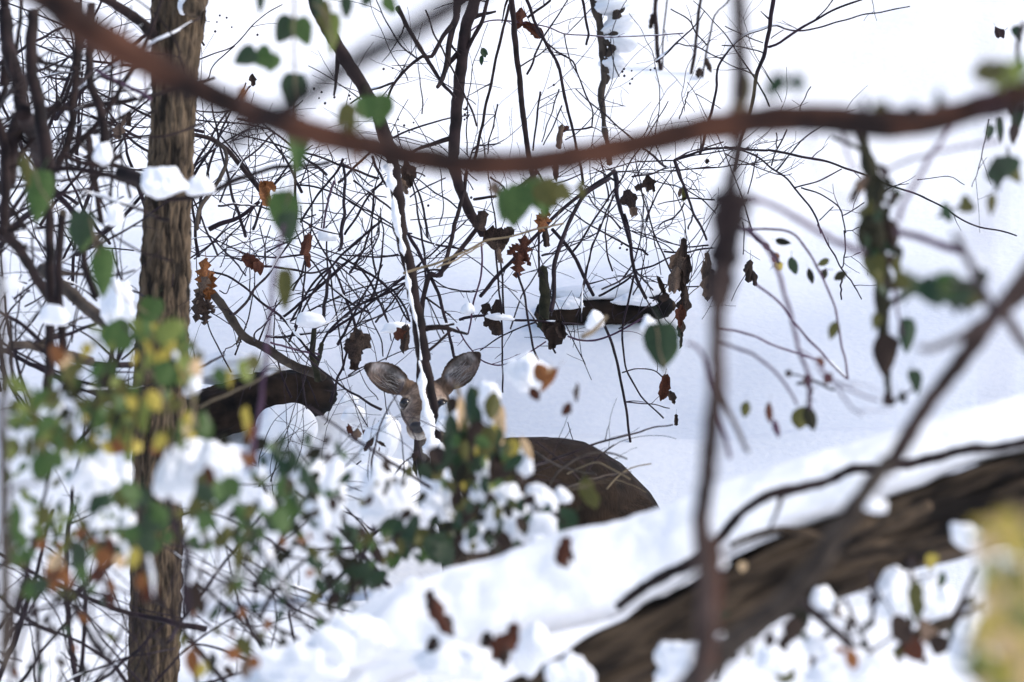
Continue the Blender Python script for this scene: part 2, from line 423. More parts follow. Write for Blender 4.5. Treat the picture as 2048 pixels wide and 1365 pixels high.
# unseen evergreen added at right to shade the hollow behind the deer
eg = thing('added_shade_tree', 'unseen evergreen added beyond the right edge to shade the hollow behind the deer', 'tree', (6.7, 25.9, float(T(6.7, 25.9))))
mb = MB(); zb = float(T(6.7, 25.9)); tube(mb, np.array([[6.7, 25.9, zb - .2], [6.72, 25.92, 4], [6.68, 25.9, 8], [6.7, 25.9, 11.2]]), [.17, .13, .08, .02], 12); mb.build('trunk', M['bark'], eg)
random.seed(17); vv, ff = [], []
for q in range(620):
    h = random.random(); R = 1.75 * (1 - h) ** .7 * math.sqrt(random.random()); a = rnd(0, 6.283); c = np.array([6.7 + R * math.cos(a), 25.9 + R * math.sin(a), 6.2 + 5.2 * h - R * .25])
    d = np.array([math.cos(a), math.sin(a), rnd(-.5, .1)]) * rnd(.22, .42); s_ = np.array([-math.sin(a), math.cos(a), rnd(-.4, .4)]) * rnd(.07, .14); k = len(vv)
    vv += [c - d * .5 - s_ * .4, c - s_, c + d, c + s_]; ff.append([k, k + 1, k + 2, k + 3])
mb = MB(); mb.add(np.array(vv), np.array(ff)); mb.build('crown', M['g2'], eg)

# ------------------------------------------------------------------ saplings in focus
YS = 26.0
snowside = shrub('sapling', 'dark leaning sapling, snow stuck on its left, in front of the deer head', 'sapling', 24.55, [
    (0, '620,-120 630,0 650,50 685,105 740,200 770,270 785,330 797,410 802,465 820,540 833,620 842,690 848,722', 27, 26, dict(dens=.25, dust=0, wob=3, sides=10, drift=.0, knots=.25)),
    (0, '846,712 853,738 858,758 863,787 869,815 874,870 880,960 888,1080 896,1190', 20, 16, dict(dens=.1, dust=0, wob=1, drift=.0)),
    (2, '340,40 380,130 430,210 480,300', 22, 18, dict(dens=.5)),
    (5, '490,600 560,590 670,578', 20, 14, dict(dens=.4)),
    (5, '520,735 590,670 660,610', 18, 12, dict(dens=.4)),
    ], 'boughdark', drift=.05)
SN = MB()
def snow_strip(pw, Y, seed, thr=-.15, fac=1.0):
    rows = [[*P(x, y, Y), .5 * w_ * KPX * Y] for x, y, w_ in pw]; c = cat_spline(rows, 4 * KPX * Y)
    r = np.array([max(0.0, mnoise.noise((i * .16 + seed, seed, 0)) + .35 + thr) * 1.7 for i in range(len(c))]) * c[:, 3]
    tube(SN, c[:, :3], np.minimum(r * fac, c[:, 3] * 1.3), 8, .12)
snow_strip([(776, 330, 22), (787, 395, 22), (794, 450, 20), (806, 500, 14), (822, 600, 9), (836, 660, 8), (842, 720, 8)], 24.42, 3.2, -.08, .95)
tag(SN.build('snow_crust', M['snow'], None, recentre=True), 'crust of snow stuck along the left side of the dark leaning sapling', 'snow crust')

shrub('sapling', 'grey brown sapling with an upward fork, bent left below the long arching bough', 'sapling', 26.1, [
    (0, '965,-60 948,10 933,50 926,105 919,155 913,225 909,285 908,330 914,360 928,400 952,445 967,470', 26, 19, dict(dens=.5, sides=8)),
    (2, '870,-40 850,40 820,140 780,220 745,280', 20, 26, dict(dens=.5)),
    (2, '690,-30 680,100 650,190 625,350 600,460 570,510', 48, 22, dict(dens=.5)),
    (2, '650,150 600,220 540,330 480,330 380,410 310,500 270,600', 28, 12, dict(dens=.7)),
    (2, '310,485 180,530 60,610', 15, 10, dict(dens=.6)),
    (2, '340,50 400,170 480,300 560,430 620,510 670,570', 28, 18, dict(dens=.5)),
    ('D', '700,600 640,700 450,950 280,1160 130,1364', 40, 46, dict(dens=.5, root=True)),
    ('D', '540,200 480,450 430,680 360,930 290,1180', 36, 40, dict(dens=.4)),
    ('D', '600,462 680,450 790,440', 28, 28, dict(dens=0)),
    (2, '500,60 550,200 640,370 690,480 760,620 800,740', 10, 12, dict(dens=.7)),
    (2, '990,30 940,220 890,460 840,680 800,880 770,1000', 16, 18, dict(dens=.5)),
    ], 'twig2', dust=.06)

shrub('sapling', 'straight brown sapling with a red brown oak leaf near its top', 'sapling', 26.6, [
    (2, '990,-60 1005,0 1020,200 1040,400 1070,650 1100,880 1120,1000 1140,1100', 36, 30, dict(dens=.5, root=False)),
    (2, '1050,390 1200,300 1330,200 1480,40', 9, 6),
    (2, '750,190 830,140 920,120 1040,130 1180,155 1310,195 1500,210 1700,215 2000,200', 9, 7, dict(m='mauve')),
    (2, '1100,110 1230,0', 16, 14),
    ('E', '-300,180 -100,350 0,420 500,400 900,420 1600,360 2048,330', 10, 14, dict(dens=.3)),
    ], 'twig2', dust=.05)
shrub('sapling', 'slim dark sapling arching down to the left of the snow edged stub', 'sapling', 26.4, [
    (2, '1070,-50 1090,0 1140,120 1200,250 1270,380 1310,540 1350,700 1390,900 1420,1080', 20, 16, dict(dens=.6)),
    (2, '1200,240 1270,300 1360,360 1380,420 1440,560 1475,650 1475,740', 10, 9, dict(dens=.6)),
    (2, '1310,200 1340,330 1380,430', 8, 8), (2, '1475,740 1400,755 1310,765', 12, 8), (2, '1475,745 1530,765', 8, 5),
    (2, '1410,-30 1440,120 1450,200 1440,260', 16, 14, dict(dens=.2)),
    (2, '1170,540 1140,780 1130,880', 12, 10), (2, '1280,520 1240,650 1180,830', 9, 7), (2, '1300,620 1250,730 1190,850', 9, 7),
    (2, '740,1000 780,870 850,850 920,840', 10, 8), (2, '920,610 890,750 860,900', 9, 8),
    ], 'twig', dust=.05)
YN = 27.6
shrub('sapling', 'broken trunk with flaking bark and snow plastered on its right side, top centre right', 'sapling', YN, [
    (2, '1460,-80 1480,0 1510,120 1535,260 1540,380 1545,470 1525,560 1540,680 1560,850 1575,960', 58, 30, dict(dens=.15, sides=9, knots=.5, drift=.02)),
    (2, '1590,20 1620,100 1600,180 1560,260', 60, 40, dict(dens=0, nm='bark_flake', knots=.6, drift=.02, m='deadwood')),
    (2, '1595,170 1610,240 1580,300 1550,360', 70, 30, dict(dens=0, nm='bark_flake', knots=.6, drift=.02, m='deadwood')),
    (2, '1600,90 1650,60 1660,45', 36, 14, dict(dens=0, nm='bark_flake', drift=.02)),
    (2, '1545,400 1560,440 1545,480', 40, 36, dict(dens=0, nm='bark_flake', drift=.02)),
    ], 'deadwood', dust=0)
SN = MB(); snow_strip([(1212, -30, 60), (1225, 30, 62), (1240, 70, 62), (1228, 110, 48), (1222, 150, 34)], YN + .02, 8.1, .3)
tag(SN.build('snow_crust', M['snow'], None, recentre=True), 'crust of snow on the right of the flaking broken trunk', 'snow crust')

for cr, s, w0, w1, lab, mt in (
    (2, '1850,-60 1845,0 1840,60 1860,280 1875,412', 26, 24, 'dark upright stem with a hanging dry leaf, rooted in the bright upper snow', 'twig2'),
    (2, '1930,-60 1905,20 1895,200 1880,410', 9, 10, 'hair thin stem close beside the dark upright stem in the upper snow', 'twig'),
    (3, '160,-60 158,0 140,150 120,330 105,435', 18, 20, 'straight upright stem left of a thinner leaning one, both ending in the upper snow', 'twig2'),
    (3, '345,-40 310,20 240,90 200,250 180,350 165,455', 8, 13, 'leaning forked thin stem with dead leaves at its foot in the upper snow', 'twig')):
    e = pts2(cr, s)[-1]; Yg = G(*e)
    o = shrub('stem_sprout', lab, 'sapling', Yg, [(cr, s, w0, w1, dict(dens=.3, drift=0))], mt, dust=0)
    if 'hanging dry' in lab: leaf(o, 680 + 1820 * .34213, 125 * .34213, 15, 32, 8, 'db', Yg, 'dry', 'dry_leaf')
    if 'dead leaves' in lab: leaves(o, 3, '150,430,50,50,10,db 200,385,40,70,-20,db 190,360,25,40,10,db', Yg, .05, 'dry', name='dry_leaf')

shrub('sapling', 'dark sapling with long twigs reaching up to the right, top right of the snow', 'sapling', 26.8, [
    (3, '590,-60 580,0 560,150 540,280 500,400 460,560 440,660 400,800 350,1000', 28, 18, dict(dens=.3)),
    (3, '1180,-40 1090,0 950,50 840,110 720,180 620,250 550,278', 10, 17, dict(dens=.6)),
    (3, '1380,40 1260,60 1100,90 960,130 830,170 680,180 600,155 540,160 420,210 340,270 280,360 250,440 240,560 210,680 180,800 150,900', 7, 17, dict(dens=.5)),
    (3, '-20,50 80,110 130,190 190,270', 8, 9), (3, '0,265 60,260 150,285 280,350', 8, 8),
    (3, '520,250 420,210 300,155', 8, 6, dict(dens=.5)), (3, '520,310 480,290 400,275 280,265', 9, 7, dict(dens=.5)), (3, '470,440 380,400 290,355', 8, 6),
    (3, '930,0 880,60 830,110', 8, 8, dict(dens=0)), (3, '570,230 600,200 635,180', 7, 5, dict(dens=0)),
    (3, '800,510 770,560 740,620 735,650', 7, 7), (3, '660,760 600,880 570,970', 9, 9), (3, '600,780 602,830 600,880', 8, 8),
    (3, '80,540 60,610 30,700', 8, 8), (3, '130,550 200,590 270,640', 6, 5, dict(dens=.2)),
    ], 'twig', dust=.03, lenpx=(20, 80))
shrub('shrub', 'long wiry twigs sweeping from the arching bough down to the right across bright snow', 'shrub', 26.6, [
    (3, '0,940 160,880 290,870 440,875 550,880', 14, 14, dict(dens=.6)),
    (3, '550,880 700,905 880,940 1000,990 1130,1025 1260,1080 1400,1130 1560,1200 1700,1300 1890,1345 2000,1380', 15, 9, dict(dens=1.0)),
    (3, '300,860 430,890 560,970 680,1070 760,1170 820,1260 860,1365', 11, 11, dict(dens=.6)),
    (6, '840,0 900,110 980,260 1040,330 1095,435', 11, 8, dict(dens=.6)),
    (3, '700,1100 840,1060 980,990', 9, 8, dict(dens=.5)), (3, '740,1100 850,1130 960,1210 985,1280 1000,1365', 9, 8),
    (6, '1000,30 995,190 980,260', 9, 8, dict(dens=.4)), (3, '985,1260 1050,1220 1110,1190', 8, 7), (3, '850,1290 930,1210', 7, 6),
    (3, '0,1000 200,985 450,960 560,940 650,935', 8, 6), (3, '490,900 460,1020 430,1135', 8, 7, dict(dens=.2)), (3, '300,900 500,990 620,1020 690,1015', 8, 5),
    (6, '1000,40 1085,15', 7, 6), (6, '1000,190 1090,160', 7, 7), (6, '980,290 975,440', 12, 10, dict(dens=.2)),
    (3, '1200,1140 1290,1090 1370,1075', 8, 5), (3, '1420,1055 1600,1035 1700,1080', 6, 5, dict(dens=.2)),
    (6, '-60,150 60,160 130,145 230,135', 12, 9, dict(dens=.2)), (6, '400,-20 410,40 400,170', 9, 6, dict(dens=.3)),
    ], 'twig', dust=.05, lenpx=(18, 75))
sh = shrub('shrub', 'drooping dead shrub tip with curled black leaves below the middle of the arching bough', 'shrub', 26.4, [
    ('E', '880,280 920,400 960,500 1040,720 1100,900 1150,1050 1250,1200 1320,1364', 44, 30, dict(dens=1.2)),
    ('E', '900,300 960,480 1010,640 1060,760', 24, 20, dict(dens=.8)),
    ('E', '880,280 1050,180 1250,110 1550,30', 26, 18), ('E', '900,290 1100,230 1250,200 1500,160 1740,130 2048,130', 24, 16),
    ('E', '-300,470 0,400 300,310 550,290 880,280', 12, 22), ('E', '300,500 540,470 720,390 900,370', 28, 20),
    ('E', '580,550 900,640 1050,700 1250,820 1450,1010', 18, 18), ('E', '650,890 900,820 1130,800 1430,815', 14, 22),
    ('E', '1010,870 950,980 880,1050 740,1110 650,1200', 28, 18), ('E', '830,330 860,600 880,1080', 12, 9, dict(dens=.2)),
    ('E', '920,290 1120,420 1250,500', 16, 12), ('E', '1060,510 1180,650 1290,790', 14, 12), ('E', '1120,1030 1100,1120 1070,1220', 22, 26, dict(dens=.2)),
    ('E', '1230,-150 1240,50 1220,190', 18, 22, dict(dens=.3)), ('E', '880,1080 830,1160 740,1210 620,1310', 14, 12),
    ('E', '430,690 500,860 560,1090 600,1340', 16, 14, dict(dens=.3)),
    ('E', '50,430 90,560 100,780 150,960 220,1200 280,1400', 70, 50, dict(dens=.5)),
    ('E', '0,1040 150,1200 300,1250 600,1330 900,1450', 16, 12),
    ], 'twig', dust=.12, lenpx=(15, 60))
leaves(sh, 'E', '520,590,170,210,20,db 400,640,110,120,60,db 250,800,260,200,70,db 310,960,140,170,20,pb 1330,295,90,50,80,db 590,650,60,110,10,db 1000,740,110,170,10,g4 960,720,70,110,-20,pb', 26.35, .05, 'dry', name='dry_leaf')
sh = shrub('shrub', 'branching dark stems fanning from a fork above the right snowy log', 'shrub', 26.2, [
    (5, '1660,-60 1680,0 1700,120 1720,270 1750,340 1790,430', 22, 20, dict(dens=.3)),
    (5, '1730,270 1830,235 1930,190', 12, 9, dict(dens=.2)), (5, '1735,280 1780,330 1830,385', 14, 10, dict(dens=.2)),
    (5, '1710,280 1620,340 1530,380', 12, 10), (5, '1715,290 1690,430 1660,560 1650,700 1680,850 1760,1000 1890,1130', 14, 9, dict(dens=.3)),
    (5, '1700,300 1600,370 1510,420', 12, 14), (5, '1650,860 1740,840 1840,855 1890,900', 8, 8), (5, '1670,1040 1800,1045 1930,1070', 8, 6),
    ('F', '-60,120 0,140 150,205 330,260 480,330 600,420', 16, 16, dict(dens=.5)), ('F', '270,-20 310,130 330,250 340,375 500,400', 16, 10, dict(dens=.3)),
    ('F', '800,440 900,410 1000,390 1160,395', 16, 14, dict(dens=.2)),
    ('F', '980,1364 1100,1150 1300,800', 10, 8, dict(dens=.3)), ('F', '1380,1110 1500,880 1600,680', 10, 10, dict(dens=.1)),
    ('F', '680,1110 850,990 980,870 1100,700', 16, 10, dict(dens=0, m='olive')),
    ], 'twig', dust=.05, lenpx=(15, 60))
sh = shrub('shrub', 'long crossing stems between the deer and the right log, some cut off short', 'shrub', 26.0, [
    ('D', '1900,200 1850,230 1500,480 1320,650 1110,860 900,1090 650,1364', 34, 36, dict(dens=.3)),
    ('D', '1860,270 1830,290 1640,410 1530,570 1450,740 1390,900 1340,1080 1330,1364 1320,1500', 34, 44, dict(dens=.4)),
    ('D', '1320,740 1500,950 1620,1170 1710,1364', 34, 34, dict(dens=.4)),
    (5, '1520,520 1560,620 1600,740 1640,900 1670,1060 1690,1220', 18, 14, dict(dens=.4, root=True)),
    (5, '910,150 930,400 950,650 950,980', 12, 10, dict(dens=.15)), (5, '830,100 820,300 780,470 750,640', 12, 10, dict(dens=.3, m='mauve')),
    (5, '1160,0 1165,150 1160,300', 13, 13, dict(dens=.4)),
    (5, '1040,280 1080,420 1100,580 1130,720 1160,790', 14, 12, dict(dens=.3)),
    (5, '400,50 480,200 560,370 620,560 660,740 680,810', 22, 16, dict(dens=.5)),
    (5, '700,560 760,540 830,530 940,545 1060,560 1150,560 1290,570', 18, 12, dict(dens=.5, dust=.5)), (5, '1300,570 1330,640', 12, 10, dict(dust=.5)),
    (5, '1140,570 960,640 820,730', 10, 8), (5, '1300,575 1400,580 1480,580', 10, 8),
    (5, '680,600 760,720 840,800 940,815 1050,780 1200,680', 9, 8, dict(m='mauve')), (5, '1340,650 1420,680 1540,660 1700,590 1780,540', 12, 10, dict(m='mauve', dens=.4)),
    (5, '1520,0 1460,180 1420,370 1410,560', 10, 9, dict(dens=.3)), (5, '540,320 650,380 790,395', 8, 6), (5, '1180,180 1300,150 1500,50', 10, 7),
    ('D', '1660,430 1720,520 1850,610 1960,730', 14, 14, dict(dens=.3)), ('D', '1900,420 1800,660 1690,920 1640,1150 1590,1364', 16, 16, dict(dens=.4)),
    ('D', '1310,320 1470,280 1590,230', 16, 12), ('D', '1420,890 1600,830 1770,760', 12, 9), ('D', '1230,990 1350,940 1440,890', 14, 12),
    ('D', '0,660 250,640 560,600', 10, 8, dict(dens=.3)), ('D', '130,740 350,690 560,650', 7, 6), ('D', '0,520 200,450 330,380', 8, 6), ('D', '0,440 150,340 330,270', 16, 12),
    ('D', '100,700 200,870 330,990', 9, 7), ('D', '750,250 850,330 900,380', 22, 16, dict(dens=.6)), ('D', '1180,200 1090,290 1000,350', 44, 24, dict(dens=.2)),
    ('D', '250,1260 400,1290 570,1330 700,1300', 10, 8), ('D', '760,1364 860,1280 1000,1330', 8, 7),
    (5, '1330,1150 1400,1364', 5, 5, dict(dens=0)),
    ], 'twig', dust=.15, lenpx=(15, 70))
leaves(sh, 'D', '800,820,260,210,60,db 840,985,80,140,0,pb 1260,800,80,190,-8,db 920,760,120,90,70,db 660,650,150,180,20,db', 25.9, .08, 'dry', name='dry_leaf')
leaves(sh, 'D', '1030,940,170,260,8,rb 1000,1080,130,190,4,rb 960,930,90,120,50,rb 1100,1010,60,130,-20,rb 1250,660,150,190,20,or 1230,620,90,120,60,or', 25.85, .05, 'oak', name='dry_leaf')
shrub('tree_stub', 'short mossy broken tree stub standing at the left end of the right log', 'tree stub', 26.35, [
    ('D', '1240,1090 1250,1200 1255,1350 1250,1500 1240,1650', 70, 120, dict(dens=0, sides=10, knots=.4, drift=0, m='moss')),
    ], 'moss', part='trunk', dust=0)

# ------------------------------------------------------------------ dense thicket left of the snow edged sapling
YB = 26.2
shrub('bramble', 'star shaped burst of crossing dark canes left of the snow edged sapling', 'bramble', YB, [
    ('B', '1720,0 1520,190 1380,320 1300,410 1180,500 1060,690 940,890', 24, 20, dict(dens=.4)), ('B', '1300,430 1270,620 1235,880', 30, 34, dict(dens=0)),
    ('B', '1290,430 1180,570 1060,780 980,990', 20, 18), ('B', '1360,350 1500,480 1680,640 1800,760', 14, 12), ('B', '1360,370 1460,520 1560,680', 14, 10),
    ('B', '1500,400 1740,490 1830,575 1900,620 2000,780 2040,900', 20, 20), ('B', '1600,430 1720,600 1780,760 1860,950', 22, 16, dict(dens=.3)),
    ('B', '2000,540 1850,620 1700,690 1540,770 1380,900 1280,1000 1190,1160', 22, 24), ('B', '1160,980 1330,890 1500,740 1700,700', 12, 12),
    ('B', '700,390 850,400 1000,430 1150,450 1290,400', 26, 18), ('B', '1760,-60 1740,130 1640,330 1520,400', 15, 12), ('B', '1600,-60 1590,320', 9, 9, dict(dens=.2)),
    ('B', '1280,70 1270,220 1290,400', 16, 16), ('B', '1310,500 1330,680 1380,920 1410,1150 1440,1364', 16, 15, dict(dens=.3)),
    ('A', '1430,600 1440,850 1430,1100 1400,1364 1395,1395', 26, 36, dict(dens=.2)), ('A', '1430,540 1370,660 1240,820 1120,1000 1030,1140', 24, 20),
    ('A', '1700,530 1760,680 1830,810', 30, 24), ('A', '1520,750 1690,870 1820,980 1880,1040', 22, 18), ('A', '1790,760 1650,900 1540,1100 1440,1260', 20, 22),
    ('A', '1430,590 1560,690 1700,810', 14, 14), ('A', '1000,790 1200,820 1400,900 1600,1000 1880,1160', 18, 14), ('A', '1030,1110 1200,1210 1420,1250', 18, 12),
    ('A', '1780,1120 1620,1260 1500,1364', 24, 26), ('A', '1000,960 1280,970', 10, 10), ('A', '1200,1030 1460,1070', 12, 10), ('A', '1750,1190 1720,1300 1690,1400', 14, 12),
    ('A', '1230,650 1240,900 1220,1200', 12, 12, dict(dens=.3)), ('A', '1340,760 1280,960 1240,1200', 24, 20, dict(m='mauve', dens=.2)),
    (5, '0,560 120,470 380,300', 12, 9), (5, '0,500 150,420 380,340', 10, 8), (5, '220,20 200,120 90,250', 10, 8), (5, '0,190 150,270 270,360 350,480 400,560', 13, 10),
    ], 'twig', dust=.1, lenpx=(15, 80), dens=.7, drift=.35)
shrub('bramble', 'thicket of thin arching canes between the big trunk and the hanging green leaves', 'bramble', 26.0, [
    ('A', '20,320 200,360 360,480 480,630 590,760 660,850', 40, 50, dict(m='twig2', dens=.3)), ('A', '40,330 150,360 280,420 340,500 340,600 280,720 200,850 100,1000 60,1200', 30, 44, dict(m='deadwood', dens=.2)),
    ('A', '780,320 600,480 470,600 350,790 280,950', 18, 18), ('A', '270,990 420,980 600,990 740,1020', 22, 16), ('A', '180,1200 280,1150 450,1100 650,960', 50, 34, dict(dens=.4)),
    ('A', '40,180 300,210 500,220 700,270 830,340', 16, 14), ('A', '390,380 550,280 750,270', 14, 12), ('A', '370,390 600,330 780,290', 12, 10),
    ('A', '760,290 830,400 880,580', 14, 12), ('A', '560,260 600,470 610,800', 8, 8), ('A', '0,640 200,460', 10, 9), ('A', '0,510 160,450 250,440', 9, 8),
    ('B', '950,130 820,320 740,460 620,580 540,700 430,820 370,820', 18, 28, dict(dens=.4)), ('B', '200,430 350,470 500,570 640,700 820,840 960,990 1090,1150 1200,1270', 18, 30, dict(dens=.4)),
    ('B', '0,310 160,200 330,50 500,-60', 16, 12), ('B', '160,370 350,220 560,150 740,110', 12, 10), ('B', '330,250 420,350 520,470', 18, 16, dict(dens=.2)),
    ('B', '640,0 690,230 700,370', 11, 11), ('B', '740,0 700,230 690,370', 10, 10), ('B', '280,400 330,270 350,100', 10, 10), ('B', '210,130 340,270 480,330', 16, 14),
    ('B', '760,1100 900,1140 1080,1190 1200,1210', 20, 22, dict(m='mauve', dens=.2)), ('B', '600,1080 620,1000 740,880', 18, 14, dict(dens=.2)),
    ('B', '480,1080 340,1160 300,1200', 12, 9, dict(dens=.2)), ('B', '200,820 360,920', 10, 9), ('B', '820,940 880,1060 910,1240', 8, 7, dict(dens=.1)),
    ('B', '280,620 340,640 380,560 430,450', 12, 8), (1, '1150,350 1260,310 1370,270 1450,180 1540,90 1650,30', 9, 6, dict(dens=.3)), (1, '1370,270 1290,340 1240,400 1210,470', 8, 7, dict(dens=.2)),
    ], 'twig', dust=.16, lenpx=(15, 80), dens=.7, drift=.35)
shrub('fallen_branch', 'bare grey fallen branch slanting down onto the dark left log', 'branch', 26.25, [
    ('B', '190,630 330,800 450,960 550,1060 750,1180 950,1300 1250,1420', 76, 84, dict(dens=.15, sides=10, drift=.05, dust=.2, knots=.2)),
    ('B', '1165,970 1150,1080 1140,1200 1180,1364 1200,1450', 44, 70, dict(dens=.2, sides=8, m='moss')), ('B', '1230,1110 1210,1200 1180,1300', 44, 40, dict(dens=0, m='moss')),
    ('B', '470,1040 450,1080 430,1115', 30, 14, dict(dens=0)),
    ], 'deadwood', part='branch')
b = bramble('fine mesh of thin twigs filling the snow around the star shaped cane burst', (560, 300, 830, 640), 26.6, 34, (3, 5.5), ang=(10, 170), length=(120, 330), seed=21, dens=.8)
b = bramble('fine twigs crowding the right flank of the big trunk', (390, 190, 600, 500), 26.7, 34, (3, 6), ang=(10, 170), length=(120, 300), seed=22, dens=.9)
b = bramble('low tangle of twigs over the blue snow behind the left log', (400, 500, 820, 740), 26.5, 22, (2.5, 5), ang=(5, 175), length=(100, 300), seed=23, dens=.7)
b = bramble('thin upright twigs standing sparsely in the snow behind the deer ears', (850, 330, 1340, 640), 27.0, 22, (2.2, 4.2), ang=(35, 145), length=(110, 300), seed=24, dens=.8)
b = bramble('thin twigs rising above the arching bough against bright snow', (640, 40, 1330, 330), 27.3, 26, (2.2, 4.2), ang=(35, 145), length=(110, 320), seed=25, dens=.7)
b = bramble('thin twigs hanging below the arching bough at right of centre', (1130, 300, 1460, 520), 26.7, 22, (2.5, 4.5), ang=(5, 175), length=(110, 300), seed=26, dens=.9)
b = bramble('sparse twigs crossing in front of the pale snow at upper right', (1330, 60, 1640, 320), 27.0, 10, (2, 4), ang=(30, 150), length=(110, 260), seed=27, dens=.7)
b = bramble('web of twigs filling the gaps between the dark trunks at upper left', (-40, 20, 300, 420), 26.0, 60, (3, 8), ang=(0, 180), length=(150, 380), seed=28, dens=.8)
b = bramble('soft focus canes crossing before the dark trunks at upper left', (-40, 60, 330, 460), 21.5, 30, (6, 14), ang=(0, 180), length=(160, 420), seed=29, dens=.5, material='boughdark')
b = bramble('mixed twigs below the snow loaded bough left of the big trunk', (-40, 400, 290, 760), 23.2, 46, (4, 12), ang=(10, 170), length=(160, 380), seed=30, dens=.8)
b = bramble('crossing canes in the snowy bottom left corner', (-40, 1120, 270, 1400), 22.5, 32, (4, 10), ang=(15, 165), length=(180, 420), seed=31, dens=.7)
b = bramble('crossing canes in the snow right of the foot of the big trunk', (350, 1060, 600, 1400), 22.0, 24, (4, 9), ang=(15, 165), length=(150, 380), seed=32, dens=.7)
b = bramble('soft canes low among the snow lumps left of the log', (540, 900, 800, 1120), 21.0, 12, (4, 9), ang=(20, 160), length=(150, 330), seed=33, dens=.6)

# ------------------------------------------------------------------ dark trunks at left
YL = 21.2
shrub('sapling', 'dark twin trunks crossing like a knot at far upper left', 'sapling', YL, [
    ('C', '60,-500 90,-200 100,0 170,200 240,420 280,700 290,820 210,1000 150,1200 110,1400 100,1700', 180, 220, dict(dens=.3, sides=8)),
    ('C', '420,-500 410,-200 400,0 400,250 450,480 500,650 520,900 560,1100 600,1364 640,1700', 150, 190, dict(dens=.3, sides=8)),
    ('C', '290,800 400,1000 480,1200 520,1364 600,1800', 220, 250, dict(dens=.2, sides=8)),
    ('C', '450,140 600,170 760,200 960,240', 60, 50), ('C', '0,740 80,600 190,450', 40, 70), ('C', '0,900 120,880 260,850', 20, 24), ('C', '0,795 130,805 260,820', 20, 24),
    (1, '20,-60 40,200 20,500', 60, 50, dict(dens=.3)), (1, '-20,700 30,900 35,1100 20,1365', 60, 60, dict(dens=.5)), (4, '60,560 70,800 90,1000', 22, 22), (4, '0,30 120,150 200,290 300,440', 70, 60),
    ], 'boughdark', dust=.15, drift=.4)
shrub('sapling', 'dark bent trunk between the twin trunks and the big tree', 'sapling', YL + .4, [
    ('C', '1000,-600 990,0 980,250 960,450 920,700 930,900 870,1150 800,1364 700,1550', 104, 100, dict(dens=.35, sides=8)),
    ('C', '1170,-600 1150,0 1150,350 1210,560 1290,780 1330,1000 1325,1210', 100, 130, dict(dens=.3, sides=8)),
    ('C', '1230,250 1420,380 1650,470 1800,540 1930,640', 50, 50, dict(m='mauve')), ('C', '1240,330 1480,420 1700,590 1930,730', 30, 26),
    ('C', '970,780 1180,660 1400,550 1560,530 1750,520', 20, 20, dict(dens=.5)), ('C', '680,1220 950,1120 1150,1075 1240,1080', 18, 18),
    ('C', '1440,-300 1440,100 1430,600 1430,1364 1420,2000', 34, 40, dict(dens=.4)), ('C', '1110,480 1130,800 1150,1050', 16, 22),
    ('C', '1130,1150 1150,1364 1170,1700', 70, 56), (1, '370,900 480,950 600,970 700,920', 30, 30), (1, '520,800 540,960 570,1150 590,1300', 34, 34),
    ], 'boughdark', dust=.15, drift=.3)
shrub('fallen_tree', 'leaning brown dead trunk slanting down to the right at mid left', 'fallen trunk', 22.2, [
    (4, '250,260 300,300 430,420 580,540 700,640', 70, 84, dict(dens=.2, sides=9, knots=.25)), (4, '60,690 200,710 400,760 540,800', 46, 54, dict(dens=.3)),
    ], 'deadwood', part='branch', dust=.3)
shrub('sapling', 'pair of dark upright stems rising through the leafy bush at left', 'sapling', 20.8, [
    (4, '280,-100 290,0 290,250 300,480 290,560 290,750 280,960 280,1200', 56, 60, dict(dens=.4)), (4, '370,-80 360,0 340,300 360,600 380,900', 46, 50, dict(dens=.4)),
    (4, '480,80 500,250 560,420', 40, 44, dict(dens=.4)),
    ], 'boughdark', dust=.1)
shrub('sapling', 'soft grey brown sapling cut by the left edge of the picture', 'sapling', 14.5, [(4, '-10,200 10,500 20,800 15,1100 20,1365 30,2000 30,2600', 40, 70, dict(dens=.1, sides=8))], 'deadwood', dust=0)

# ------------------------------------------------------------------ logs lying on the hillside
def log_thing(label, pw, Y, material, seed, amp=.012, nu=56, ends=True):
    root = thing('fallen_log', label, 'log', P(pw[0][0], pw[0][1] + pw[0][2] * .5, Y[0]))
    rows = [[*P(x, y, Y[0] + (Y[1] - Y[0]) * i / (len(pw) - 1)), .5 * w_ * KPX * Y[0]] for i, (x, y, w_) in enumerate(pw)]
    mb = MB(); bark_tube(mb, rows, Y[0], nu, .015, amp, .8, seed); mb.build('bark', M[material], root)
    for e in (0, -1):                                              # sawn or broken ends
        mb = MB()
        c = np.array(rows[e]); nb = np.array(rows[1 if e == 0 else -2]); d = c[:3] - nb[:3]; d /= np.linalg.norm(d)
        cc = np.array([c[:3] - d * .03, c[:3] + d * .004]); tube(mb, cc, [c[3] * .93, c[3] * .93], 24, .03)
        mb.build('end_wood', M['logbark'], root)
    return root
log_thing('dark rotten log with a hollow end at left behind the deer', [(250, 892, 120), (340, 856, 110), (440, 822, 108), (540, 792, 104), (620, 789, 98), (640, 790, 84), (650, 791, 50)], (26.75, 26.95), 'darklog', 5)
yr = G(1200, 655, 26.5)
log_thing('short dark log under snow up the slope to the right of the deer ears', [(1076, 629, 26), (1085, 628, 46), (1150, 626, 56), (1230, 622, 56), (1320, 614, 50), (1338, 612, 40), (1346, 612, 22)], (yr + .02, yr + .02), 'darklog', 9, .008)
lump(470, 735, 240, 70, 26.95, 'soft snow slab lying on top of the dark rotten log', seed=2, group='snow heaps on the hillside')
lump(1215, 586, 250, 44, yr + .08, 'snow ridge along the top of the short dark log', seed=4, group='snow heaps on the hillside', rough=.1)

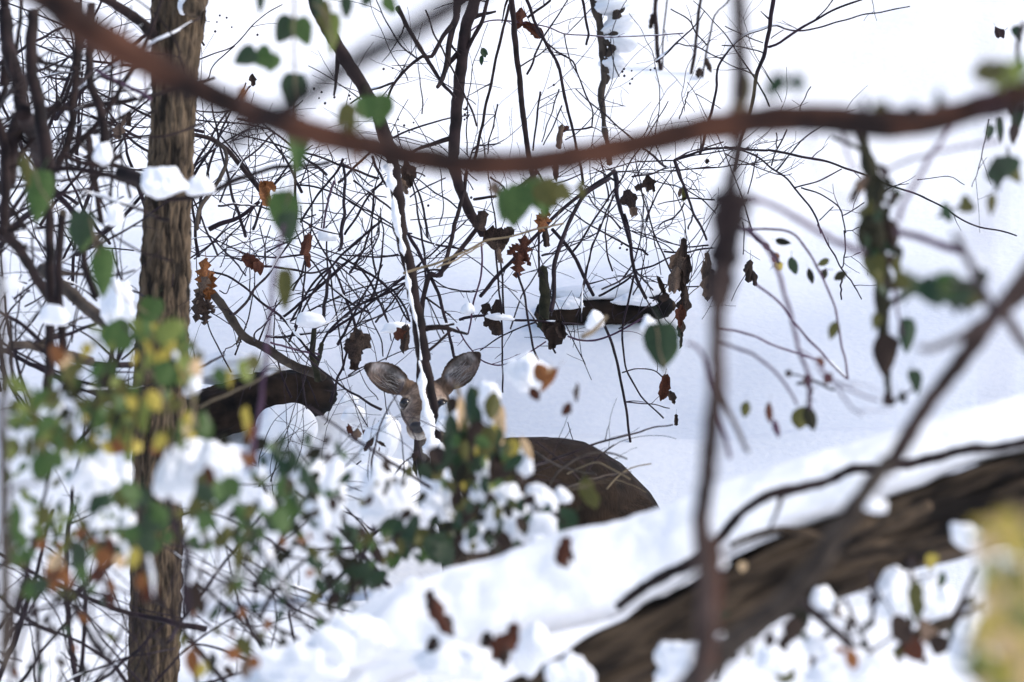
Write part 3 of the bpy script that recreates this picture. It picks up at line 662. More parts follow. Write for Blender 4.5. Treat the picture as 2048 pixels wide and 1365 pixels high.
lump(1128, 606, 84, 28, yr - .06, 'low snow drape over the left part of the short dark log', seed=6, group='snow heaps on the hillside')
lump(1268, 600, 96, 26, yr - .06, 'low snow drape over the right part of the short dark log', seed=7, group='snow heaps on the hillside')
# dark clods and dead leaves poking from the snow
def dark_clump(label, cr, spec, Y, kind='dry'):
    q = spec.split()[0].split(','); ox, oy, k = CR[cr]
    root = thing('dead_leaf_clump', label, 'dead leaves', P(ox + float(q[0]) * k, oy + (float(q[1]) + float(q[3]) / 2) * k, Y))
    leaves(root, cr, spec, Y, .03, kind, name='dry_leaf', tilt=20); return root
dark_clump('black curled dead leaves hanging left of the deer ear', 'B', '1560,1130,190,260,10,db 1540,1250,110,190,-10,db 1500,1110,130,150,30,db 1620,1080,130,150,-40,db 1555,1050,150,120,80,db', 25.2)
dark_clump('dark dead leaf curled against the snow edged sapling', 'B', '2000,1060,110,230,5,db 1960,1020,120,110,60,rb', 25.0)
dark_clump('dark dead leaves under the snowy twig right of the sapling', 5, '900,590,100,110,-30,db 870,570,80,60,60,db 920,500,130,60,80,db 850,490,60,60,30,db', 26.0)
dark_clump('blackish dead leaf lump hanging below the right log', 5, '1260,650,110,140,-20,db 1220,610,100,110,30,db 1290,610,70,100,20,db', 26.0)
dark_clump('tall ragged cluster of hanging brown dead leaves right of the right log', 'F', '740,380,130,230,0,db 690,560,220,300,5,pb 640,620,200,330,-10,pb 620,820,190,300,8,pb 780,680,120,340,-5,db 700,820,180,260,0,db 560,820,110,280,6,pb 740,1020,140,260,-6,db 720,1180,190,260,8,db 700,1320,150,260,0,rb 420,900,90,260,25,db 470,1060,130,120,60,db 690,1480,110,220,0,db 690,1640,60,200,-8,db', 25.9)
dark_clump('strip of brown dead leaves hanging close left of the blurred vine stem', 'F', '1060,620,110,300,6,pb 1040,760,130,330,8,pb 1070,900,200,280,-6,pb 1080,1010,120,180,20,db 1100,820,110,260,-10,db', 25.7)
dark_clump('dark oval dead leaf right of the blurred vine stem', 'F', '1630,700,130,270,5,db 1690,800,90,180,-10,db 1600,640,80,140,30,db', 25.9)
dark_clump('small dark dead leaf hanging low at right of the deer', 5, '1890,950,80,130,-8,rb 1940,1010,50,70,20,db', 26.0)
dark_clump('tiny dark leaf scrap beside the low hanging dead leaf', 5, '1965,1140,30,60,0,db', 26.0)
dark_clump('orange and brown curled oak leaves right of the big trunk', 'B', '150,470,170,260,5,or 180,590,120,220,-10,or 110,620,130,240,20,pb 70,770,130,240,10,db 130,830,120,180,-10,db 190,760,80,120,-30,db', 25.6, 'oak')
dark_clump('reddish dry leaf cluster in the thicket right of the big trunk', 'B', '560,330,150,140,50,rb 640,390,140,90,80,rb 1080,180,120,200,10,rb 1090,310,60,160,-10,rb', 25.9)
dark_clump('orange dry leaf tucked behind the hanging green leaf', 'A', '710,880,130,230,20,or 740,800,80,130,60,or', 25.6)
dark_clump('red brown curled leaves at the top of the straight sapling', 2, '1055,90,60,80,10,rb 1130,175,70,120,60,rb 1150,190,60,70,-10,rb 1040,150,50,60,60,rb', 26.5, 'dry')
dark_clump('pale brown dead leaf hanging above the arching bough', 2, '1290,800,50,130,10,pb 1310,760,40,60,60,rb 1265,985,44,130,0,db', 26.4)
dark_clump('small dark dead leaf at upper left near the berries', 1, '1475,470,40,60,8,db', 25.6)
dark_clump('two little dark green leaves hanging above the bough', 2, '840,310,40,50,20,g2 828,355,26,50,0,g2 850,305,20,40,-40,g2', 26.3, 'oval')
dark_clump('dark broken leaves in front of the snow below the deer chin', 'G', '1390,590,60,150,35,db 1520,580,40,120,60,db 1500,640,20,40,0,db 1880,720,70,90,10,db 1565,1110,60,80,-10,db', 24.5)
dark_clump('brown leaf scraps where the pale branch meets the left trunk gap', 'C', '1510,1050,150,160,10,pb 1660,880,90,170,-10,db 1600,900,80,130,30,pb', 25.2)
dark_clump('small black leaf alone in the bright snow at far upper right', 3, '1905,195,60,50,60,db 1890,185,30,50,-20,db', 27.5)
dark_clump('mottled dark leaves at the foot of the sapling left of the arching bough', 2, '400,1020,90,130,10,db 375,1090,60,90,-20,pb 420,1000,60,60,50,db', 25.6)
dark_clump('low brown thorny twigs and leaves left of the deer muzzle', 'G', '1250,480,110,110,10,pb 1350,460,70,60,30,rb 1180,430,120,50,70,rb 1520,350,50,60,20,rb', 24.8)

# berries
bb = MB(); v3, f3 = ico(1)
def berries(cr, s, Y, r=2.6):
    for x, y in pts2(cr, s):
        p = P(x, y, Y + rnd(-.1, .1)); rr = r * KPX * Y * rnd(.8, 1.2)
        q = v3 * rr + p; bb.add(q, np.stack([f3[:, 0], f3[:, 1], f3[:, 2]], -1))
random.seed(5)
berries(2, '1660,405 1650,420 1662,445 1708,463 1695,490 1705,415 1815,410 1840,400 340,700 375,735 430,718 345,770 405,775 255,405 308,400 1250,498 735,640 745,660 730,670 742,690 728,700 750,680 725,640 740,630 55,560 60,580', 26.4)
berries(1, '1285,92 1325,105 1268,130 1355,160 1258,185 1505,205 1880,540 1865,575 1900,605 1955,570 1835,520 340,1085', 26.2)
berries('D', '1970,880 1955,915 2020,930 570,445 745,370 170,520', 26.2)
tag(bb.build('berry_sprays', M['berry'], None), 'tiny dark berries scattered on hair thin sprays over the snow', 'berries', kind='stuff')

# ------------------------------------------------------------------ deer
def deer():
    Yh = 24.9; hc = P(851, 817, Yh); pit = math.radians(15)
    ax = np.array([-.11, -math.cos(pit), -math.sin(pit)]); ax /= np.linalg.norm(ax)
    rt = np.array([1, 0, 0.]) - ax * ax[0]; rt /= np.linalg.norm(rt); up = np.cross(rt, -ax); up = -up if up[2] < 0 else up
    root = thing('deer', 'brown deer lying in the snow, ears spread, face half hidden by a snowy sapling', 'deer', P(1090, 1190, 25.2))
    mb = MB()
    def loft(rings, sides=20):
        """rings: centre, side vector, up vector (already scaled)"""
        n = len(rings); th = np.arange(sides) * 2 * math.pi / sides
        v = np.array([c + np.outer(np.cos(th), a).reshape(-1, 3) + np.outer(np.sin(th), b).reshape(-1, 3) for c, a, b in rings])
        c0, c1 = rings[0][0], rings[-1][0]; vv = np.vstack([v.reshape(-1, 3), c0, c1])
        f = [[i * sides + j, i * sides + (j + 1) % sides, (i + 1) * sides + (j + 1) % sides, (i + 1) * sides + j] for i in range(n - 1) for j in range(sides)]
        k = n * sides
        f += [[(j + 1) % sides, j, k, k] for j in range(sides)] + [[(n - 1) * sides + j, (n - 1) * sides + (j + 1) % sides, k + 1, k + 1] for j in range(sides)]
        return vv, f
    allv, allf = [], []
    def put(vf):
        v, f = vf; o = sum(len(q) for q in allv); allv.append(v); allf.extend([[a + o for a in dict.fromkeys(q)] for q in f])
    # head
    hd = [(-.095, .042, .056, .006), (-.075, .062, .072, .006), (-.04, .076, .080, .004), (.005, .080, .074, .0), (.035, .077, .066, -.002), (.065, .066, .059, -.006), (.10, .053, .052, -.011), (.14, .044, .044, -.014), (.175, .041, .039, -.017), (.20, .036, .032, -.019), (.214, .020, .019, -.021)]
    put(loft([(hc + ax * t + up * o, rt * w_, up * h_) for t, w_, h_, o in hd], 24))
    # brow ridges
    for s in (-1, 1):
        put(loft([(hc + ax * t + rt * s * .055 + up * .027, rt * r, up * r) for t, r in ((-.01, .008), (.012, .020), (.035, .024), (.058, .016), (.07, .006))], 12))
    # neck and trunk
    def ring(x, y, Y, a, b, d):
        d = np.array(d, float); d /= np.linalg.norm(d); u = np.array([0, 0, 1.]); s = np.cross(d, u); s /= np.linalg.norm(s); u2 = np.cross(s, d)
        return (P(x, y, Y), s * a, u2 * b)
    put(loft([ring(852, 800, 24.98, .045, .05, (.1, .9, -.5)), ring(862, 840, 25.02, .06, .075, (.2, .6, -.8)), ring(885, 905, 25.06, .085, .11, (.3, .5, -.8)), ring(925, 975, 25.10, .115, .15, (.5, .5, -.6)), ring(975, 1020, 25.18, .15, .19, (.7, .6, -.2))]))
    dv = (.72, .66, 0)
    put(loft([ring(900, 1040, 25.0, .06, .08, dv), ring(925, 1030, 25.04, .11, .14, dv), ring(960, 1015, 25.09, .155, .20, dv), ring(1020, 1008, 25.18, .18, .216, dv), ring(1090, 1010, 25.28, .20, .222, dv), ring(1150, 1016, 25.38, .205, .222, dv), ring(1208, 1040, 25.49, .19, .208, dv), ring(1258, 1070, 25.58, .165, .180, dv), ring(1300, 1098, 25.64, .12, .13, dv), ring(1326, 1115, 25.68, .06, .07, dv)], 28))
    def limb(pp):
        c = np.array([P(x, y, Y) for x, y, Y, _ in pp]); r = [q for *_, q in pp]; m2 = MB(); tube(m2, c, r, 12); v = m2.v[0]; allf.extend([[a + sum(len(q) for q in allv) for a in q] for q in m2.f[0].tolist()]); allv.append(v)
    limb([(970, 1060, 24.95, .075), (940, 1110, 24.86, .06), (905, 1150, 24.75, .036), (895, 1170, 24.68, .03), (930, 1182, 24.72, .022), (985, 1184, 24.80, .018), (1015, 1186, 24.84, .02), (1035, 1188, 24.86, .012)])
    limb([(1000, 1075, 25.3, .07), (960, 1120, 25.22, .05), (930, 1165, 25.14, .03), (975, 1182, 25.2, .02), (1020, 1186, 25.25, .016)])
    limb([(1255, 1050, 25.42, .13), (1225, 1085, 25.30, .125), (1185, 1120, 25.18, .10), (1145, 1150, 25.06, .06), (1165, 1172, 25.06, .035), (1215, 1180, 25.14, .026), (1160, 1184, 25.0, .02), (1105, 1187, 24.93, .017), (1075, 1188, 24.9, .018), (1058, 1190, 24.88, .01)])
    limb([(1325, 1060, 25.68, .03), (1340, 1090, 25.74, .035), (1345, 1120, 25.74, .028), (1343, 1145, 25.72, .012)])
    limb([(832, 790, 24.96, .030), (815, 778, 24.94, .032), (800, 770, 24.925, .024), (788, 765, 24.92, .012)])
    limb([(872, 784, 24.96, .030), (890, 772, 24.94, .032), (905, 760, 24.925, .024), (914, 751, 24.92, .012)])
    # ears: cupped leaves of skin and hair
    EAR = []
    for bx, by, tx, ty in ((815, 777, 726, 731), (890, 771, 963, 705)):
        b0 = P(bx, by, Yh + .03); t0 = P(tx, ty, Yh - .02); d = t0 - b0; L = np.linalg.norm(d); d /= L
        fr = np.array([0, -1., .15]); fr -= d * (fr @ d); fr /= np.linalg.norm(fr); sd_ = np.cross(d, fr); EAR.append((b0, d, L, sd_, fr))
        ns, nq = 16, 13; top, bot = [], []
        for i in range(ns):
            s = i / (ns - 1); hw = .051 * (math.sin(math.pi * min(1, s * .88 + .10)) ** .72) * (1.0 - .1 * s); 
            if i == ns - 1: hw = .006
            cup = .022 * math.sin(math.pi * min(1, s + .15)) + .010 * (1 - s)
            for j in range(nq):
                q = j / (nq - 1) * 2 - 1
                p = b0 + d * (s * L) + sd_ * hw * q + fr * (cup * (q * q - .6)) + fr * .012 * s
                th = .0045 * (1 - .75 * q * q) + .0012
                top.append(p + fr * th); bot.append(p - fr * th * 1.2)
        n = ns * nq; vv = np.array(top + bot); f = []
        for i in range(ns - 1):
            for j in range(nq - 1):
                a, b_, c_, e_ = i * nq + j, i * nq + j + 1, (i + 1) * nq + j + 1, (i + 1) * nq + j
                f.append([a, b_, c_, e_]); f.append([n + e_, n + c_, n + b_, n + a])
            f.append([i * nq, (i + 1) * nq, n + (i + 1) * nq, n + i * nq]); f.append([(i + 1) * nq + nq - 1, i * nq + nq - 1, n + i * nq + nq - 1, n + (i + 1) * nq + nq - 1])
        for j in range(nq - 1):
            f.append([j + 1, j, n + j, n + j + 1]); k = (ns - 1) * nq; f.append([k + j, k + j + 1, n + k + j + 1, n + k + j])
        put((vv, f))
    me = bpy.data.meshes.new('body'); me.from_pydata([tuple(q) for q in np.vstack(allv)], [], allf); me.update()
    import bmesh
    bm = bmesh.new(); bm.from_mesh(me)
    bmesh.ops.recalc_face_normals(bm, faces=bm.faces); bm.to_mesh(me); bm.free()
    tmp = bpy.data.objects.new('tmp', me); COL.objects.link(tmp)
    rm = tmp.modifiers.new('r', 'REMESH'); rm.mode = 'VOXEL'; rm.voxel_size = .0042; rm.use_smooth_shade = True
    sm = tmp.modifiers.new('s', 'SMOOTH'); sm.iterations = 4; sm.factor = .5
    dg = bpy.context.evaluated_depsgraph_get(); ev = bpy.data.meshes.new_from_object(tmp.evaluated_get(dg)); bpy.data.objects.remove(tmp)
    n = len(ev.vertices); co = np.zeros(n * 3, np.float32); ev.vertices.foreach_get('co', co); co = co.reshape(-1, 3).astype(float)
    no = np.zeros(n * 3, np.float32); ev.vertices.foreach_get('normal', no); no = no.reshape(-1, 3)
    # coat colours by anatomy
    C = np.tile(np.array([.018, .011, .0068]), (n, 1))
    def mix(mask, col, f=1.0):
        k = (np.clip(mask, 0, 1) * f)[:, None]; C[:] = C * (1 - k) + np.array(col) * k
    rel = co - hc; t = rel @ ax; sx = rel @ rt; uu = rel @ up
    spine = (co[:, 2] > .12) & (co[:, 0] > -.1); mix(smooth01((co[:, 2] - .12) / .08) * spine, (.018, .011, .008), .8)
    belly = smooth01((-.08 - co[:, 2]) / .1) * (co[:, 0] > -.2); mix(belly, (.085, .066, .05), .7)
    inhead = smooth01((t + .10) / .03) * (np.hypot(sx, uu) < .115)
    mix(inhead, (.20, .145, .112))
    mix(inhead * smooth01((.02 - t) / .06) * smooth01((uu - .02) / .03), (.115, .075, .052))                # crown
    mix(inhead * smooth01((uu - .012) / .02) * smooth01((.030 - abs(sx)) / .02), (.145, .098, .070), .7)    # bridge
    eye = [hc + ax * .056 + rt * s * .0625 + up * .029 for s in (-1, 1)]
    for e in eye:
        dd = np.linalg.norm(co - e, axis=1); mix(smooth01((.038 - dd) / .010) * smooth01((dd - .010) / .010), (.36, .29, .235), .7)
        mix(smooth01((.0235 - dd) / .005), (.03, .02, .016))
    nose = hc + ax * .205 + up * -.006
    dn = np.linalg.norm(co - nose, axis=1)
    mix(inhead * smooth01((.052 - dn) / .012), (.34, .28, .23), .8)                                         # pale muzzle band
    mix(inhead * smooth01((-.022 - uu) / .012) * smooth01((t - .08) / .05), (.58, .53, .48), .9)             # chin
    thr = smooth01((.95 - np.linalg.norm(co - (hc + np.array([.02, .03, -.14])), axis=1) / .10)); mix(thr * (no[:, 1] < 0), (.45, .40, .35), .7)
    for b0, d, L, sd_, fr in EAR:
        r_ = co - b0; s = r_ @ d / L; q = r_ @ sd_; g = r_ @ fr
        inn = (s > -.05) & (s < 1.1) & (abs(q) < .064) & (abs(g) < .06); front = smooth01((no @ fr - .05) / .3)
        mix(inn * smooth01((s - .05) / .1), (.115, .078, .058))
        hw = .050 * np.sin(math.pi * np.clip(s * .88 + .10, 0, 1)) ** .72
        edge = abs(q) / np.maximum(hw, .004)
        mix(inn * front * smooth01((s - .08) / .12) * smooth01((.86 - edge) / .22) * smooth01((.93 - s) / .1), (.25, .225, .215))
        us = 1 if b0[0] < hc[0] else -1
        mix(inn * front * smooth01((s - .05) / .15) * smooth01((.004 - q * us) / .016) * smooth01((.9 - edge) / .2), (.105, .070, .056), .8)
        mix(inn * front * smooth01((s - .12) / .1) * smooth01((.62 - s) / .2) * smooth01((.010 - abs(q * us - .020 + s * .008)) / .006), (.52, .49, .47), .75)
        for k, (q0, col) in enumerate(((-.014, (.20, .15, .12)), (.003, (.16, .12, .10)), (.012, (.14, .10, .085)))):
            mix(inn * front * smooth01((s - .15) / .1) * smooth01((.8 - s) / .12) * smooth01((.0075 - abs(q - q0 * (1 if b0[0] < hc[0] else -1))) / .004), col, .65)
        mix(inn * smooth01((s - .80) / .12), (.020, .014, .012), .95)
        mix(inn * smooth01((edge - .74) / .16) * smooth01((s - .15) / .2), (.035, .024, .019), .9)
    at = ev.color_attributes.new('coat', 'FLOAT_COLOR', 'POINT'); at.data.foreach_set('color', np.hstack([C, np.ones((n, 1))]).astype(np.float32).ravel())
    co2 = (co - np.array(root.location)).astype(np.float32); ev.vertices.foreach_set('co', co2.ravel()); ev.update()
    ev.polygons.foreach_set('use_smooth', np.ones(len(ev.polygons), bool))
    m = bpy.data.materials.new('deer coat'); m.use_nodes = True; nn = m.node_tree.nodes; L = m.node_tree.links; b = nn['Principled BSDF']
    b.inputs['Roughness'].default_value = .85; b.inputs['Specular IOR Level'].default_value = .15; b.inputs['Sheen Weight'].default_value = .0
    a = nn.new('ShaderNodeAttribute'); a.attribute_name = 'coat'
    tc = nn.new('ShaderNodeTexCoord'); mp = nn.new('ShaderNodeMapping'); mp.inputs['Scale'].default_value = (1, 1, .35)
    nz = nn.new('ShaderNodeTexNoise'); nz.inputs['Scale'].default_value = 130; nz.inputs['Detail'].default_value = 5
    nz2 = nn.new('ShaderNodeTexNoise'); nz2.inputs['Scale'].default_value = 11; nz2.inputs['Detail'].default_value = 5
    L.new(tc.outputs['Object'], mp.inputs['Vector']); L.new(mp.outputs[0], nz.inputs['Vector']); L.new(tc.outputs['Object'], nz2.inputs['Vector'])
    mr = nn.new('ShaderNodeMapRange'); mr.inputs[1].default_value = .3; mr.inputs[2].default_value = .7; mr.inputs[3].default_value = .62; mr.inputs[4].default_value = 1.38; L.new(nz.outputs['Fac'], mr.inputs[0])
    mr2 = nn.new('ShaderNodeMapRange'); mr2.inputs[1].default_value = .35; mr2.inputs[2].default_value = .65; mr2.inputs[3].default_value = .4; mr2.inputs[4].default_value = 1.5; L.new(nz2.outputs['Fac'], mr2.inputs[0])
    mu = nn.new('ShaderNodeMath'); mu.operation = 'MULTIPLY'; L.new(mr.outputs[0], mu.inputs[0]); L.new(mr2.outputs[0], mu.inputs[1])
    vm = nn.new('ShaderNodeVectorMath'); vm.operation = 'SCALE'; L.new(a.outputs['Color'], vm.inputs[0]); L.new(mu.outputs[0], vm.inputs['Scale']); L.new(vm.outputs[0], b.inputs['Base Color'])
    bp = nn.new('ShaderNodeBump'); bp.inputs['Strength'].default_value = .5; bp.inputs['Distance'].default_value = .006; L.new(nz.outputs['Fac'], bp.inputs['Height']); L.new(bp.outputs[0], b.inputs['Normal'])
    body = bpy.data.objects.new('body', ev); ev.materials.clear(); ev.materials.append(m); COL.objects.link(body); body.parent = root
    eyem = mat('deer eye', (.012, .008, .007), rough=.08, spec=.6); nosem = mat('deer nose', (.014, .012, .013), (.03, .026, .028), rough=.35, scale=60, bump=.3, spec=.5)
    v, f = ICO3
    for s, e in zip((-1, 1), eye):
        q = v * .0195 * np.array([1, 1, .92]) + (e - rt * s * .004 - up * .001); m2 = MB(); m2.add(q, f); m2.build('eye', eyem, root)
    # nose pad with two nostrils: a wide heart shaped pad
    q = v.copy(); wd = .026 * (1 + .22 * q[:, 2]); Q = nose + ax * .0045 + np.outer(q[:, 0] * wd, rt) + np.outer(q[:, 2] * .0205, up * .9 + ax * -.2) + np.outer(-q[:, 1] * .011, ax)
    for s in (-1, 1):
        nc = nose + ax * .015 + rt * s * .013 + up * -.002; dq = np.linalg.norm(Q - nc, axis=1); Q -= np.outer(np.clip(1 - dq / .009, 0, 1) * .008, ax)
    m2 = MB(); m2.add(Q, f); m2.build('nose', nosem, root)
    # pale guard hairs lining the ears
    hm = mat('pale ear hair', (.42, .40, .39), rough=.8); random.seed(12)
    for (b0, d, L_, sd_, fr), sgn in zip(EAR, (1, -1)):
        m2 = MB()
        for _ in range(26):
            s0 = rnd(.08, .45); q0 = rnd(-.034, .012) * sgn; ln = rnd(.03, .06)
            p0 = b0 + d * s0 * L_ + sd_ * q0 + fr * .004; p1 = p0 + d * ln * .5 + fr * .010 + sd_ * rnd(-.004, .004); p2 = p0 + d * ln + fr * .012 + sd_ * rnd(-.012, .012) 
            tube(m2, np.array([p0, p1, p2]), [.0007, .0006, .0002], 3)
        m2.build('ear_hair', hm, root)
deer()

# ------------------------------------------------------------------ snowy twig just before the face, snow heaps round the deer
SN = MB()
snow_strip([(838, 722, 5), (843, 740, 11), (844, 755, 15), (845, 787, 18), (851, 806, 24), (854, 836, 27), (860, 871, 28), (866, 900, 34), (868, 960, 44), (870, 1030, 60)], 24.3, 5.5, .5, .62)
tag(SN.build('snow_column', M['snow'], None, recentre=True), 'narrow upright column of snow covering the middle of the deer face', 'snow column')
HEAP = 'snow heaps on the hillside'
lump(570, 862, 132, 112, 26.15, 'large smooth snow dome in front of the dark rotten log', seed=1, group=HEAP, rough=.05, flat=1, fine=True)
lump(706, 829, 50, 34, 25.4, 'small oval snow cap on a stub left of the deer eye', seed=1, group=HEAP, rough=.08)
lump(760, 885, 86, 110, 24.75, 'pointed snow heap against the left side of the deer muzzle', seed=5, group=HEAP, rough=.15, flat=1)
lump(745, 985, 190, 150, 24.0, 'broad snow heap with thin twigs below the deer chin', seed=6, group=HEAP, rough=.15, flat=1)
lump(905, 835, 70, 60, 23.6, 'snow pat hiding the right eye of the deer', seed=3)
lump(885, 960, 90, 150, 23.0, 'tall snow lump under the deer face beside dark green leaves', seed=8)

# ------------------------------------------------------------------ long fallen trunk with its snow blanket, lower right
YG = 17.6
lg = thing('fallen_tree', 'huge fallen trunk under deep snow slanting across the lower right', 'fallen trunk', P(1000, 1500, YG))
rows = [[*P(x, y, YG + dy), .5 * w_ * KPX * YG] for x, y, w_, dy in ((2700, 760, 190, .5), (2300, 900, 180, .25), (2048, 988, 178, .1), (1850, 1050, 172, .05), (1690, 1108, 165, 0), (1520, 1180, 160, -.03), (1350, 1262, 158, -.05), (1200, 1340, 150, -.08), (1050, 1430, 140, -.1), (850, 1540, 130, -.15), (650, 1640, 120, -.2))]
mb = MB(); bark_tube(mb, rows, YG, 130, .014, .022, .42, 14.0, 3.2); mb.build('bark', M['logbark'], lg)
def bark_sheet(s, w0, w1, Yd=17.35):
    mb = MB(); cane(mb, 9, s, w0, w1, Yd, dens=0, dust=0, sides=10, drift=.02, knots=.4); mb.build('bark_ridge', M['logbark'], lg)
bark_sheet('330,560 480,500 620,475 780,490 900,540', 40, 50, 17.25)
bark_sheet('1500,330 1300,420 1100,520 950,620', 60, 80, 17.3)
bark_sheet('1800,480 1500,560 1200,600 1000,640', 50, 60, 17.2)

def blanket():
    c = cat_spline([[*P(x, y, YG + d), h_ * KPX * YG] for x, y, h_, d in ((2700, 640, 60, .5), (2300, 790, 64, .25), (2048, 862, 70, .12), (1850, 915, 74, .06), (1700, 968, 78, .02), (1560, 1012, 84, 0), (1430, 1068, 92, -.02), (1300, 1130, 98, -.05), (1170, 1165, 112, -.08), (1040, 1206, 118, -.1), (900, 1256, 120, -.12), (760, 1304, 112, -.14), (620, 1372, 98, -.16), (480, 1460, 80, -.2), (330, 1540, 60, -.2))], .012)
    n = len(c); nu = 64; t = np.gradient(c[:, :3], axis=0); t /= np.linalg.norm(t, axis=1)[:, None]
    b = np.array([0, 1., 0]); v = np.zeros((n, nu, 3)); d = np.cumsum(np.r_[0, np.linalg.norm(np.diff(c[:, :3], axis=0), axis=1)])
    for i in range(n):
        up = np.cross(b, t[i]); up /= np.linalg.norm(up); up = up if up[2] > 0 else -up
        left = smooth01((1.9 - (c[i, 0] + .9) * -1 - 1.9 + .0) if False else (-(c[i, 0] - .25) / .7))
        for j in range(nu):
            a = 2 * math.pi * j / nu; q = Vector((d[i] * 3.1, math.cos(a) * .55, math.sin(a) * .55))
            nz = mnoise.fractal(q, 1, 2, 4); n2 = mnoise.noise(q * 2.2 + Vector((9, 3, 1)))
            r = c[i, 3] * (1 + nz * (.15 + .16 * left) + n2 * (.07 + .10 * left) + .05 * mnoise.noise(q * 6.1))
            lowr = .62 if math.sin(a) < 0 else 1
            edge = 1 + .22 * mnoise.noise(Vector((d[i] * 5.5, 4.4, 1))) if math.sin(a) < -.3 else 1
            v[i, j] = c[i, :3] + b * r * 1.15 * math.cos(a) + up * r * math.sin(a) * lowr * edge
    i = np.arange(n - 1)[:, None]; j = np.arange(nu)[None]
    f = np.stack([i * nu + j, i * nu + (j + 1) % nu, (i + 1) * nu + (j + 1) % nu, (i + 1) * nu + j], -1).reshape(-1, 4)
    m2 = MB(); m2.add(v.reshape(-1, 3), f); tag(m2.build('snow_blanket', M['snow'], None, recentre=True), 'deep smooth snow blanket lying along the huge fallen trunk', 'snow blanket')
blanket()
LS = 'snow lumps piled at the low end of the fallen trunk'
for k, (x, y, a, b_, dY, lab) in enumerate((
    (820, 1215, 190, 140, .1, 'rounded snow lump on the trunk below the dark green bush leaves'),
    (700, 1285, 190, 130, -.1, 'snow lump left of the brown leaf slit near the bottom centre'),
    (950, 1215, 190, 150, .1, 'snow lump between the brown leaf slit and the red brown leaf'),
    (905, 1330, 190, 110, -.4, 'low snow lump at the bottom edge below the brown leaf slit'),
    (1062, 1300, 90, 130, -.3, 'upright snow lobe beside the red brown leaf and the bare bark'),
    (1140, 1342, 120, 90, -.5, 'small snow lump at the bottom edge under the bark'),
    (600, 1330, 220, 130, -.1, 'pale snow slope lump at the far low end of the trunk'),
    (1365, 1330, 130, 110, -.5, 'snow lump at the bottom edge right of the bark tip'),
    (1090, 1105, 110, 80, .25, 'snow hummock on the upper edge of the trunk left of the dark stub'),
    (1010, 1150, 120, 90, .2, 'rounded snow hummock just below the snow laden bush'))):
    lump(x, y, a * .88, b_ * .88, YG + dY - .2, lab, seed=k, group=LS, rough=.3, flat=.9)
dark_clump('dark broken stub poking through the snow blanket', 8, '1310,600,110,150,10,rb 1300,640,90,110,-30,db 1335,620,60,90,40,db', 17.0)
dark_clump('brown leaf in a slit of the snow near the bottom centre', 8, '570,960,90,230,-25,rb 620,1030,90,130,-30,db 520,880,60,100,-10,db 540,1160,160,60,80,db', 16.95)
dark_clump('red brown curled leaf between snow lumps at the bottom', 8, '1000,1100,110,150,10,rb 940,1160,120,160,30,rb 960,1220,80,110,0,db 860,1120,130,60,75,db', 16.8)

# ------------------------------------------------------------------ foreground boughs
YA = 12.6
arch = thing('bough', 'long reddish brown bough arching right across the upper picture', 'bough', P(1000, 335, YA))
mb = MB(); rows = [[*P(x, y, YA + dy), .5 * w_ * KPX * YA] for x, y, w_, dy in ((-900, -560, 90, .6), (-300, -240, 86, .2), (80, -20, 80, 0), (150, 42, 74, 0), (280, 118, 68, 0), (420, 190, 62, 0), (560, 245, 60, 0), (700, 285, 58, 0), (850, 318, 56, 0), (980, 330, 56, 0), (1100, 322, 56, 0), (1250, 295, 56, 0), (1400, 260, 58, 0), (1540, 238, 64, 0), (1680, 240, 66, 0), (1780, 248, 64, 0), (1870, 240, 60, 0), (1960, 215, 58, 0), (2048, 185, 60, 0), (2300, 60, 64, .1), (2900, -300, 80, .4))]
bark_tube(mb, rows, YA, 48, .02, .006, .8, 21.0); mb.build('bark', M['bough'], arch)
leaves(arch, 3, '400,560,120,220,6,g4 580,510,110,160,35,g2 720,495,90,120,-10,g2 1800,425,130,110,80,g4 1900,450,150,150,20,g3 1880,420,120,110,-30,g4 1990,440,120,130,-40,g3 2030,400,110,110,30,g1 1210,640,90,90,20,g4 1390,655,90,80,60,db 1550,610,150,55,75,g2 1110,620,50,100,0,boughdark', YA - .05, .1, 'heart')
leaves(arch, 2, '90,900,60,170,6,or 60,700,120,160,20,g4', YA, .05)
mb = MB(); cane(mb, 1, '1420,560 1440,610 1480,650', 50, 40, YA, dens=0, dust=0); mb.build('twig_stub', M['rb'], arch)

shrub('vine', 'blurred dark purple branch slanting down to the left at top centre', 'branch', 10.2, [(0, '1180,-160 1000,-50 900,15 800,75 700,130 620,185 560,225 450,290', 50, 36, dict(dens=0, sides=9, drift=.1))], 'boughdark', part='branch', dust=0)
vs = shrub('vine', 'tall blurred vine stem running top to bottom right of centre', 'vine', 12.6, [
    (0, '1476,-500 1478,-200 1479,0 1480,150 1476,280 1462,370 1452,430 1446,500 1440,580 1434,680 1430,800 1416,930 1404,1040 1408,1110 1412,1200 1405,1300 1400,1420 1400,1800', 30, 38, dict(dens=0, sides=10, drift=.05, wob=4)),
    (0, '1464,385 1458,440 1450,500 1442,560 1436,610', 74, 50, dict(dens=0, nm='bark_swelling', m='boughdark', drift=.02, knots=.5)),
    (0, '1420,1080 1424,1160 1420,1240 1412,1330', 46, 40, dict(dens=0, nm='bark_flake', m='bough', drift=.02)),
    (0, '1478,210 1476,235 1474,260', 40, 20, dict(dens=0, nm='bark_flake', m='olive', drift=.02)),
    (6, '80,690 160,740 200,900 260,1100 330,1365', 20, 24, dict(dens=.1, m='mauve', Y=16.5)), (6, '230,870 290,1020 350,1160 430,1320', 34, 24, dict(dens=.2, Y=16.5)),
    ], 'vinebark', dust=0)
